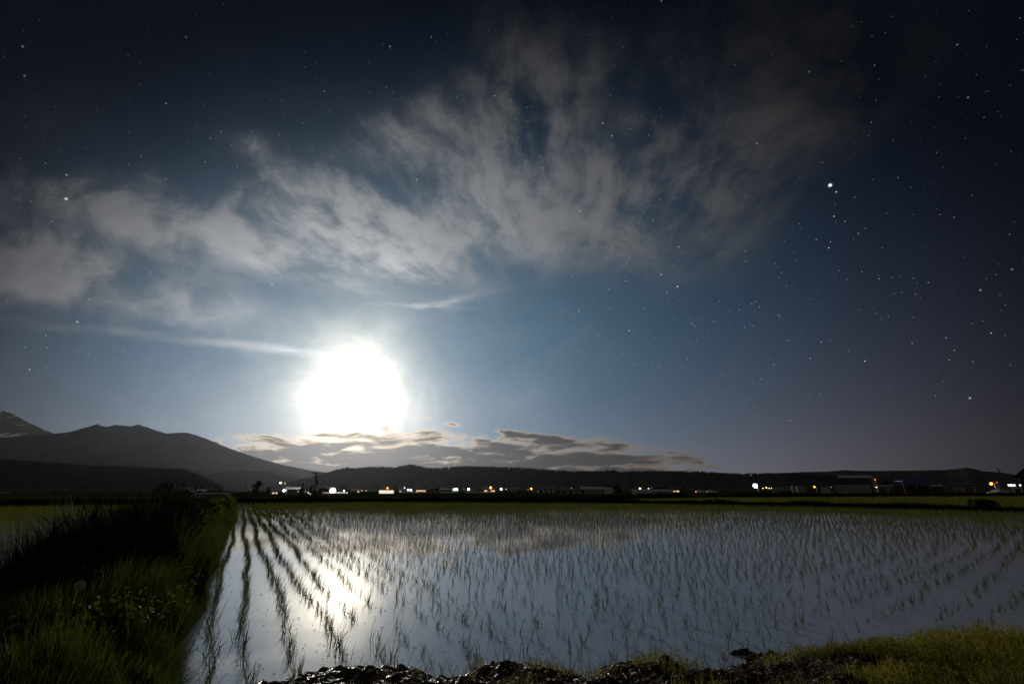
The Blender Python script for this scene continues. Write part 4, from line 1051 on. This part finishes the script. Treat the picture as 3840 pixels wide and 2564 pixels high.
gable('barn', 'long barn with dull red roof and lit windows behind the dark trees', 1014, 1062, 1843, 1832, 190, 12, 'eave', M_pink, M_redroof, wins=((.25, .35, .7, .6, LW), (.5, .35, .7, .6, LW), (.75, .35, .7, .6, DW)), door=(.9, 1.5, 2.2))
lamp(1065, 1839, 175, E_white, .42, 'bright white lamp on the corner of the red roofed barn', 500, (.8, .9, 1))
lamp(1052, 1810, 700, E_warm, 1.5, 'warm lamp high on the slope above the red roofed barn', 0, group=None); lamp(1068, 1811, 700, E_win, 1.2, 'dim warm lamp just right of the high slope lamp')
gable('barn', 'dark green sheet barn beside the red roofed one', 1072, 1134, 1835, 1827, 185, 14, 'eave', M_greensheet, M_greensheet, door=(.8, 3, 3, M_dark_wall))
tunnel('greenhouse', 'small pale arched greenhouse end in front of the green barn', 1091, 1117, 1833, 170, 9, 'y', M_plastic2)
gable('shed', 'pinkish flat shed right of the pale arched greenhouse', 1118, 1145, 1845, 1843, 172, 6, 'eave', M_pink, M_greyroof, door=(.7, 1, 2))
tree('spruce', 'pointed dark spruce left of the tall black pole', 1137, 1806, 165, 26, n=1500)
tree('bare', 'sparse small tree between spruce and tall black pole', 1170, 1817, 170, 24, M_leaf)
upole(1186, 1768, 96, 'tall black pole with boxes, tallest of the village', .35, .14, 2, gear=True)
tunnel('arched_barn', 'dark arched barn right of the tall black pole', 1190, 1233, 1828, 170, 12, 'y', M_brown, 'barn')
lamp(1156, 1847, 150, E_warm, .13, 'small warm lamp below the sparse tree', arm=.3); lamp(1164, 1852, 130, E_winw, .12, 'small white lamp at the foot of the tall black pole', arm=.3)
lamp(1248, 1840, 150, E_warm, 1.15, 'dazzling warm white floodlight, brightest lamp of the village', 2500, (1, .9, .75), name='floodlight', cat='floodlight')
tunnel('greenhouse', 'long lit greenhouse right below the dazzling floodlight', 1212, 1305, 1846, 140, 4, 'x', M_plastic2)
gable('house', 'small dark house just right of the dazzling floodlight', 1263, 1281, 1840, 1834, 330, 8, 'eave', M_dark_wall, M_darkroof); gable('house', 'small dark house between two tiny street lamps, left one', 1302, 1316, 1841, 1836, 330, 8, 'gable', M_dark_wall, M_darkroof)
gable('house', 'wide dark house left of the tiny pink street lamps', 1319, 1350, 1840, 1834, 330, 9, 'eave', M_dark_wall, M_greyroof, wins=((.8, .5, 1.2, 1, LW),))
for px in (1276, 1290): lamp(px, 1839, 400, E_warm, .5, 'white lamp in the bright yard right of the floodlight', 600, (1, .9, .8), group='lamps of the bright yard')
for px in (1318, 1358, 1373): lamp(px, 1839, 420, E_warm, .28, 'tiny pinkish street lamp between floodlight and glowing greenhouse', group='tiny pinkish street lamps')
tunnel('greenhouse', 'brilliantly glowing white greenhouse under the leftmost orange lamp', 1422, 1477, 1838, 210, 6, 'x', M_plastic, glow=E_film)
for px in (1414, 1431, 1473): upole(px, 1826, 230, 'bare lamp lit pole standing at the glowing white greenhouse', 0, .1, 0, 'pole', 'poles at the glowing greenhouse')
lamp(1453, 1829, 300, E_sod, .62, 'leftmost orange street lamp, above the glowing white greenhouse', 600, (1, .5, .15))
tree('broad', 'dark tree right of the glowing white greenhouse', 1485, 1826, 260, 20); gable('house', 'dark house below two white lamps, right of the glowing greenhouse', 1499, 1528, 1838, 1832, 280, 9, 'eave', M_dark_wall, M_darkroof, wins=((.1, .5, 1, .8, LW),))
lamp(1517, 1828, 330, E_winw, .55, 'white lamp above the roof of a dark house', 0); lamp(1530, 1836, 260, E_white, .45, 'bright white lamp left of a pair of white lamps', 500, (.9, .95, 1)); lamp(1541, 1837, 260, E_white, .5, 'bright white lamp, right one of the pair', 500, (.9, .95, 1))
gable('house', 'small dark gabled house beside the yellow glowing greenhouse', 1544, 1559, 1840, 1834, 270, 8, 'gable', M_dark_wall, M_darkroof)
tunnel('greenhouse', 'yellow glowing greenhouse left of a gabled house', 1561, 1597, 1837, 250, 6, 'x', M_plastic, glow=E_film2)
tree('spruce', 'small pointed tree behind the yellow glowing greenhouse', 1599, 1828, 270, 12, n=500); gable('house', 'dark gabled house with pale wall, right of the yellow greenhouse', 1603, 1646, 1842, 1832, 220, 9, 'gable', M_pink, M_darkroof, wins=((.5, .5, 1, .9, DW),))
tree('broad', 'dark tree with two tops behind the gabled house', 1641, 1823, 250, 16, n=700)
for j, (a, b) in enumerate(((1500, 1560), (1563, 1600), (1648, 1700), (1745, 1790), (1793, 1850))):
    tunnel('greenhouse', ['long low greenhouse below the pair of white lamps', 'low greenhouse below the yellow glowing one', 'low pale greenhouse right of the gabled house', 'low pale greenhouse left of the white star lamp pair', 'low pale greenhouse under the brightest orange lamp'][j], a, b, 1843, 240, 4, 'x', M_plastic, glow=None)
gable('barn', 'black barn left of the greenish lit building', 1655, 1687, 1836, 1832, 280, 9, 'eave', M_dark_wall, M_darkroof)
gable('workshop', 'flat workshop with a brilliantly lit greenish upper wall', 1697, 1719, 1831, 1828, 300, 8, 'eave', M_white_wall, M_greyroof, wins=((.5, .75, 3.0, 1.1, E_green),), cat='workshop')
gable('house', 'small pinkish house left of the greenish lit building', 1685, 1697, 1838, 1833, 290, 7, 'gable', M_pink, M_darkroof)
lamp(1711, 1833, 290, E_green, .42, 'greenish lamp on the wall of the lit workshop', 300, (.7, 1, .7)); lamp(1757, 1834, 300, E_white, .75, 'blue white lamp left of the orange pair', 600, (.85, .93, 1)); lamp(1740, 1835, 420, E_sod, .25, 'tiny orange lamp left of the blue white lamp', arm=.4)
gable('house', 'grey house right of the blue white lamp', 1767, 1783, 1832, 1825, 330, 8, 'gable', M_pink, M_darkroof); gable('house', 'wide house with lit front beside the strongest orange lamp', 1812, 1860, 1835, 1829, 330, 9, 'eave', M_white_wall, M_darkroof, wins=((.2, .5, 2, 1, LW), (.75, .5, 2.5, 1, LW)))
lamp(1840, 1828, 300, E_sod, .85, 'strongest orange street lamp, in the middle of the village', 900, (1, .5, .15)); lamp(1818, 1829, 340, E_sod, .3, 'dim orange lamp left of the strongest orange one')
lamp(1879, 1833, 300, E_white, .68, 'white lamp right of the strongest orange lamp', 500, (.85, .93, 1)); lamp(1898, 1833, 420, E_winw, .4, 'dim white lamp right of the bright white one'); gable('house', 'grey house right of the white lamps', 1915, 1941, 1832, 1828, 360, 9, 'eave', M_pink, M_darkroof)
lamp(1992, 1832, 280, E_sod, .6, 'single orange street lamp standing alone between houses', 500, (1, .5, .15)); lamp(1980, 1835, 400, E_sod, .22, 'tiny orange light left of the lone orange lamp', arm=.4)
lamp(2017, 1843, 190, E_winw, .10, 'small white marker post light before the two storey house', name='marker_light', cat='light', arm=.2)
gable('house', 'pale two storey house with two dark eaves', 2036, 2079, 1832, 1824, 260, 9, 'eave', M_white_wall, M_darkroof, wins=((.2, .72, 1.2, .9, DW), (.65, .72, 1.2, .9, DW), (.3, .25, 1.4, 1, DW)), door=(.75, 1, 2)); gable('house', 'house with dark hipped roof between two storey house and pink one', 2100, 2134, 1838, 1828, 230, 9, 'eave', M_pink, M_darkroof, wins=((.3, .4, 1, .8, DW),), door=(.6, 1, 2))
lamp(2143, 1830, 240, E_winw, .2, 'small violet white lamp left of the pink house', arm=.4); upole(2141, 1804, 250, 'thin tall pole, left of two behind the pink house', 0, .07, 1); upole(2152, 1796, 250, 'thin tall pole, right of two behind the pink house', 0, .07, 1)
gable('house', 'gabled pink house joined to the long pink barn', 2146, 2176, 1837, 1824, 200, 10, 'gable', M_pink, M_darkroof, wins=((.5, .5, 1, .9, DW),)); gable('barn', 'long pinkish barn with three dark windows and grey roof', 2179, 2264, 1834, 1825, 202, 10, 'eave', M_pink, M_greyroof, wins=((.3, .42, 1, .55, DW), (.6, .42, 1, .55, DW), (.9, .42, 1, .55, DW)), door=(.08, 1.2, 2.2))
for px, pt, w_, lb in ((2253, 1811, 30, 'left and lower of two broad trees behind the long pink barn'), (2275, 1808, 34, 'right and taller of two broad trees behind the long pink barn')): tree('broad', lb, px, pt, 235, w_, n=1300)
tunnel('greenhouse', 'short white arched greenhouse between pink barn and round tree', 2267, 2297, 1828, 195, 8, 'x', M_plastic); tree('round', 'big round black tree right of the short white greenhouse', 2315, 1817, 185, 36, M_spruce, n=3000)
gable('house', 'dark house behind the left end of the long white greenhouse', 2365, 2396, 1833, 1822, 250, 9, 'gable', M_pink, M_darkroof); tree('broad', 'green tree lit by a lamp behind the long white greenhouse', 2408, 1802, 230, 32, M_litleaf, n=1800)
lamp(2399, 1831, 222, E_winw, .3, 'lamp shining into the green tree', 500, (1, 1, .8)); lamp(2432, 1831, 240, E_winw, .35, 'white lamp right of the lit green tree'); lamp(2443, 1828, 260, E_winw, .12, 'thin white light post right of the lit green tree', arm=.2)
tunnel('greenhouse', 'long white greenhouse, longest of all, right of the round tree', 2369, 2524, 1835, 180, 7, 'x', M_plastic)
tree('broad', 'dark tree above the middle of the long white greenhouse', 2457, 1814, 230, 26); tree('broad', 'dark tree behind a low house at the greenhouse right end', 2484, 1816, 240, 26)
gable('house', 'low dark house behind the right half of the long greenhouse', 2467, 2504, 1833, 1823, 225, 9, 'gable', M_dark_wall, M_darkroof); gable('house', 'dark house with warm lit windows past the long greenhouse', 2516, 2556, 1832, 1822, 260, 9, 'eave', M_dark_wall, M_redroof, wins=((.62, .4, 1.5, .7, LW), (.3, .4, .8, .7, LW)))
tree('broad', 'small green tree right of the house with lit windows', 2582, 1822, 240, 16, M_litleaf, n=600); tree('broad', 'small dark tree between lit house and small green tree', 2564, 1824, 245, 16, n=600)
upole(2615, 1822, 190, 'white painted post at the road, left of two', 0, .09, 0, 'pole'); upole(2648, 1818, 190, 'white painted post at the road, right of two', 0, .09, 0, 'pole')
for px, pt, w_, lb in ((2722, 1824, 20, 'small dark tree left of the dark grove by the floodlit yard'), (2742, 1821, 26, 'widest tree of the dark grove left of the starry floodlight'), (2756, 1824, 16, 'rightmost tree of the dark grove left of the starry floodlight')): tree('broad', lb, px, pt, 330, w_, n=500)
lamp(2832, 1821, 230, E_white, 1.15, 'blue white floodlight on a mast, brightest on the right', 2500, (.85, .93, 1), name='floodlight', cat='floodlight'); upole(2792, 1822, 300, 'thin pole left of the blue white floodlight, farther one', 0, .08, 0, 'pole'); upole(2800, 1824, 300, 'thin pole left of the blue white floodlight, nearer one', 0, .08, 0, 'pole')
lamp(2873, 1828, 420, E_sod, .7, 'orange lamp right of the blue white floodlight', 500, (1, .5, .15)); 
for px in (2861, 2884, 2893): lamp(px, 1830, 480, E_warm, .35, 'dim warm lamp in the row right of the blue white floodlight', group='dim warm lamps right of the floodlight')
lamp(2817, 1781.5, 4150, E_warm, 3.5, 'tiny light on the ridge crest, left of two', name='ridge_light', cat='light'); lamp(2828, 1781.5, 4150, E_warm, 2.6, 'tiny light on the ridge crest, right of two', name='ridge_light', cat='light')
# ---- right hand farms
def yard_frame(px, D, label):
    p = at(px, 1824, D); h = p.z - ZB; t = thing('gate_frame', label, 'gate', (p.x, p.y, ZB))
    for x in (-.6, .6): MB().box((x, 0, h / 2), (.18, .18, h)).build('post', M_white_wall, t)
    MB().box((0, 0, h + .08), (1.6, .2, .16)).build('lintel', M_white_wall, t)
yard_frame(2978, 118, 'pale gate frame of two posts beside a parked wagon'); upole(2913, 1834, 110, 'short white post left of the wagon', 0, .08, 0, 'pole')
def wagon():
    D = 115; b = at(2938, 1838, D); t = thing('farm_wagon', 'dark farm wagon with a low bed between white post and gate frame', 'wagon', (b.x, b.y, ZB))
    MB().box((0, 0, .75), (3.2, 1.5, .22)).build('bed', M_dark_wall, t)
    MB().box((0, -.72, 1.02), (3.2, .06, .34)).build('side_board', M_brown, t); MB().box((0, .72, 1.02), (3.2, .06, .34)).build('side_board', M_brown, t)
    for x in (-1.05, 1.05):
        for y in (-.72, .72):
            w_ = MB().tube((x, y - .1, .36), (x, y + .1, .36), .36, .36, 16).build('wheel', M_rubber, t); MB().tube((x, y - .12, .36), (x, y + .12, .36), .16, .16, 10).build('rim', M_steel, w_)
    MB().tube((-1.6, 0, .65), (-2.7, 0, .4), .05, .05, 6).build('drawbar', M_steel, t)
wagon()
for px, pt, w_, lb in ((2950, 1815, 30, 'leftmost of three dark trees behind the wagon'), (2985, 1814, 34, 'middle of three dark trees behind the wagon'), (3027, 1816, 30, 'rightmost of three dark trees behind the wagon')): tree('broad', lb, px, pt, 260, w_, n=900)
lamp(3053, 1825, 300, E_sod, .55, 'orange lamp half hidden behind trees left of the black barn', 700, (1, .55, .12)); tunnel('greenhouse', 'dim greenhouse behind the wagon, left one', 2895, 2945, 1827, 200, 6, 'x', M_plastic2); tunnel('greenhouse', 'dim greenhouse behind the wagon, right one', 2948, 3020, 1825, 200, 6, 'x', M_plastic2)
tunnel('greenhouse', 'dim low greenhouse between orange lamp and black barn', 3080, 3115, 1825, 220, 6, 'x', M_plastic2); tree('spruce', 'narrow black spruce left of the big black barn', 3114, 1808, 190, 12, n=700); lamp(3117, 1826, 180, E_winw, .09, 'tiny white lamp at the foot of the narrow spruce', arm=.2)
tree('round', 'low dark bush tree between narrow spruce and black barn', 3135, 1817, 200, 24, n=700); upole(3084, 1814, 230, 'thin pole left of the narrow spruce', -.5, .07, 1)
gable('barn', 'big black barn with grey roof and lit end wall, largest building on the right', 3155, 3275, 1792, 1782, 150, 11, 'eave', M_dark_wall, M_greyroof, door=(.4, 3, 3.2, M_dark_wall), over=.4)
gable('annex', 'pinkish gable wing lit orange at the right end of the black barn', 3276, 3296, 1796, 1779, 148, 8, 'gable', M_pink, M_darkroof, cat='barn', over=.2)
lamp(3281, 1798, 145, E_sod, .10, 'small orange lamp high on the pinkish gable', 40, (1, .4, .15), arm=.15); lamp(3286, 1826, 130, E_warm, .12, 'small warm lamp between tunnel greenhouse and white shed', 25, (1, .8, .6), arm=.3); upole(3194, 1805, 140, 'thin white post in front of the black barn', 0, .05, 1)
tunnel('greenhouse', 'ribbed grey tunnel greenhouse in front of the black barn', 3132, 3268, 1817, 128, 4.5, 'x', M_plastic2); tree('spruce', 'layered dark conifer right of the black barn', 3317, 1792, 150, 38, n=1700)
gable('shed', 'low whitish sheet shed right of the tunnel greenhouse', 3295, 3328, 1824, 1821, 125, 5, 'eave', M_plastic2, M_greyroof, door=(.4, 1, 1.6)); gable('shed', 'ragged pale plastic covered shed next to the low whitish one', 3329, 3351, 1824, 1820, 124, 5, 'eave', M_plastic, M_greyroof, door=(.5, .8, 1.5))
upole(3346, 1768, 135, 'leaning thin pole, left one of a pair right of the black barn', 1.1, .07, 1); upole(3341, 1770, 137, 'leaning thin pole crossing behind the pair right of the barn', .5, .05, 0)
gable('shed', 'shed with a blue sheet roof and earth heap before it', 3358, 3406, 1821, 1805, 120, 7, 'eave', M_brown, M_blueroof, door=(.3, 1.6, 1.8)); tree('round', 'dark round tree behind the blue roofed shed', 3372, 1803, 140, 34, n=900)
gable('barn', 'large barn with blue roof, open front and sloping pale lean-to', 3390, 3486, 1818, 1795, 122, 10, 'eave', M_dark_wall, M_blueroof, door=(.45, 4, 2, M_dark_wall), over=.5)
def leanto():
    D = 117; a = at(3384, 1803, D); b = at(3490, 1821, D); t = thing('lean_to_roof', 'pale sloping lean-to roof on posts before the blue barn', 'lean-to', (a.x, a.y, ZB)); m = MB()
    za, zb = a.z - ZB, b.z - ZB; L = b.x - a.x
    m.add([(0, 0, za), (L, 0, zb), (L, 2.2, zb + .15), (0, 2.2, za + .15), (0, 0, za - .14), (L, 0, zb - .14), (L, 2.2, zb), (0, 2.2, za)], [(0, 1, 2, 3), (7, 6, 5, 4), (0, 4, 5, 1), (1, 5, 6, 2), (2, 6, 7, 3), (3, 7, 4, 0)]).build('roof', M_greyroof, t)
    for x in (.1, L * .5, L - .1): MB().box((x, .1, (za + (zb - za) * x / L - .14) / 2), (.15, .15, za + (zb - za) * x / L - .14)).build('post', M_brown, t)
leanto()
def heap():
    D = 112; b = at(3425, 1838, D); w = 7.5; n = 40; xs_ = np.linspace(-w, w, n); ys_ = np.linspace(-2, 2, 16); X_, Y_ = np.meshgrid(xs_, ys_, indexing='ij')
    Z_ = .75 * np.clip(1 - (X_ / w) ** 2 - (Y_ / 2) ** 2, 0, 1) * (.6 + .7 * fbm(X_ * .8, Y_ * .8, 3)); I = np.arange(n * 16).reshape(n, 16)
    o = mesh_np('earth_heap', np.stack([X_, Y_, Z_ - .02], -1).reshape(-1, 3), np.stack([I[:-1, :-1], I[1:, :-1], I[1:, 1:], I[:-1, 1:]], -1).reshape(-1, 4), mat('loose_earth', (.11, .06, .035), None, .95, 3, bump=.5), loc=(b.x, b.y, ZB), smooth=True)
    tag(o, 'long reddish earth heap in front of the blue roofed barn', 'earth heap')
heap()
upole(3486, 1768, 130, 'leaning thin pole with crossarm, right of the blue barn', 1.3, .07, 1); upole(3482, 1775, 132, 'second leaning pole crossing behind, right of the blue barn', .7, .05, 0)
gable('shed', 'small dark open shed right of the blue barn', 3495, 3534, 1824, 1818, 118, 5, 'eave', M_dark_wall, M_greyroof, door=(.9, 1, 1.8)); 
for j, (px, pt, w_) in enumerate(((3527, 1812, 26), (3552, 1816, 24), (3584, 1810, 20), (3640, 1814, 26), (3690, 1811, 24), (3762, 1808, 22))):
    tree('broad', ['dark tree over the small open shed', 'low dark tree right of the small open shed', 'dark tree with a pointed top left of the low pink building', 'dark tree behind the right end of the low pink building', 'dark tree left of the rightmost orange lamp', 'dark tree right of the leaning pole near the right edge'][j], px, pt, 210, w_, n=700)
gable('barn', 'long low pinkish building left of the rightmost orange lamp', 3572, 3662, 1820, 1812, 125, 7, 'eave', M_pink, M_darkroof, wins=((.3, .45, 1, .6, DW),), door=(.7, 1.4, 2)); gable('house', 'small dark house with a reddish lit corner above the low pink building', 3615, 3655, 1816, 1810, 180, 8, 'eave', M_dark_wall, M_darkroof)
lamp(3716, 1814, 130, E_sod, .38, 'rightmost orange street lamp, beside the leaning pole', 500, (1, .5, .15)); lamp(3738, 1808, 170, E_red, .12, 'small red light beside the leaning pole', arm=.2)
upole(3738, 1750, 95, 'tall black pole leaning left near the right edge', 1.45, .10, 0)
def car(px, py, D, label, rz, mt):
    b = at(px, 1838, D); t = thing('parked_car', label, 'car', (b.x, b.y, ZB), rz)
    prof = [(-2.1, .35), (-2.15, .75), (-1.9, .95), (-1.1, 1.0), (-.55, 1.42), (.75, 1.46), (1.45, 1.02), (2.05, .92), (2.15, .6), (2.1, .32)]
    n = len(prof); v = [(x, s_ * (.85 if z < 1.1 else .68), z) for s_ in (-1, 1) for x, z in prof]
    MB().add(v, [tuple(range(n)), tuple(range(2 * n - 1, n - 1, -1))] + [(i, n + i, n + (i + 1) % n, (i + 1) % n) for i in range(n)]).build('body', mt, t)
    for s_ in (-1, 1): MB().box((.1, s_ * .77, 1.2), (1.4, .04, .28)).build('side_window', M_glass, t)
    for x in (-1.35, 1.35):
        for s_ in (-1, 1):
            w_ = MB().tube((x, s_ * .92, .32), (x, s_ * .68, .32), .32, .32, 18).build('wheel', M_rubber, t); MB().tube((x, s_ * .94, .32), (x, s_ * .9, .32), .18, .18, 12).build('rim', M_steel, w_)
    for s_ in (-1, 1):
        MB().box((-2.16, s_ * .6, .72), (.06, .3, .16)).build('headlight', E_winw, t); MB().box((2.16, s_ * .6, .72), (.06, .3, .16)).build('tail_light', E_red, t)
M_carw = mat('pale_car_paint', (.45, .45, .46), None, .3, 2, spec=.6)
car(3742, 1830, 100, 'pale car parked at the foot of the leaning black pole', R_(12), M_carw)
car(2628, 1834, 210, 'small car with tail lights on the road between two white posts', R_(170), M_carw); car(2668, 1834, 214, 'small car with lights right of the second white post', R_(172), M_carw)
gable('house', 'dark house with bright white windows at the right edge', 3778, 3850, 1813, 1798, 115, 8, 'eave', M_white_wall, M_darkroof, wins=((.20, .88, .9, .45, E_winw), (.36, .88, .9, .45, E_winw), (.80, .88, .6, .4, E_winw)), door=(.55, .9, 1.7), over=.4)
gable('house', 'tall black house cut off by the right picture edge', 3834, 3990, 1779, 1730, 62, 8, 'gable', M_dark_wall, M_darkroof, over=.55, wins=((.5, .5, 1, 1, DW),), chimney=True)
lamp(3829, 1801, 100, E_red, .10, 'small red light between the two houses at the right edge', arm=.2)

# ================================================================== the air
HAZE = True
if HAZE:
    bm = bmesh.new(); bmesh.ops.create_cube(bm, size=1.0)
    me = bpy.data.meshes.new('haze'); bm.to_mesh(me)
    hz = bpy.data.objects.new('haze', me); hz.scale = (46000, 44000, 2401.12); hz.location = (0, 6000, 1200 - 1.12 + .56)
    link(hz); tag(hz, 'thin moonlit haze lying over the plain and the mountains', 'haze', kind='stuff')
    m = bpy.data.materials.new('haze'); m.use_nodes = True; nt = m.node_tree; nt.nodes.clear()
    out = nt.nodes.new('ShaderNodeOutputMaterial'); pv = nt.nodes.new('ShaderNodeVolumePrincipled')
    pv.inputs['Color'].default_value = (.64, .70, .84, 1); pv.inputs['Density'].default_value = 0.0000042; pv.inputs['Anisotropy'].default_value = 0.76
    nt.links.new(pv.outputs[0], out.inputs['Volume']); me.materials.append(m)
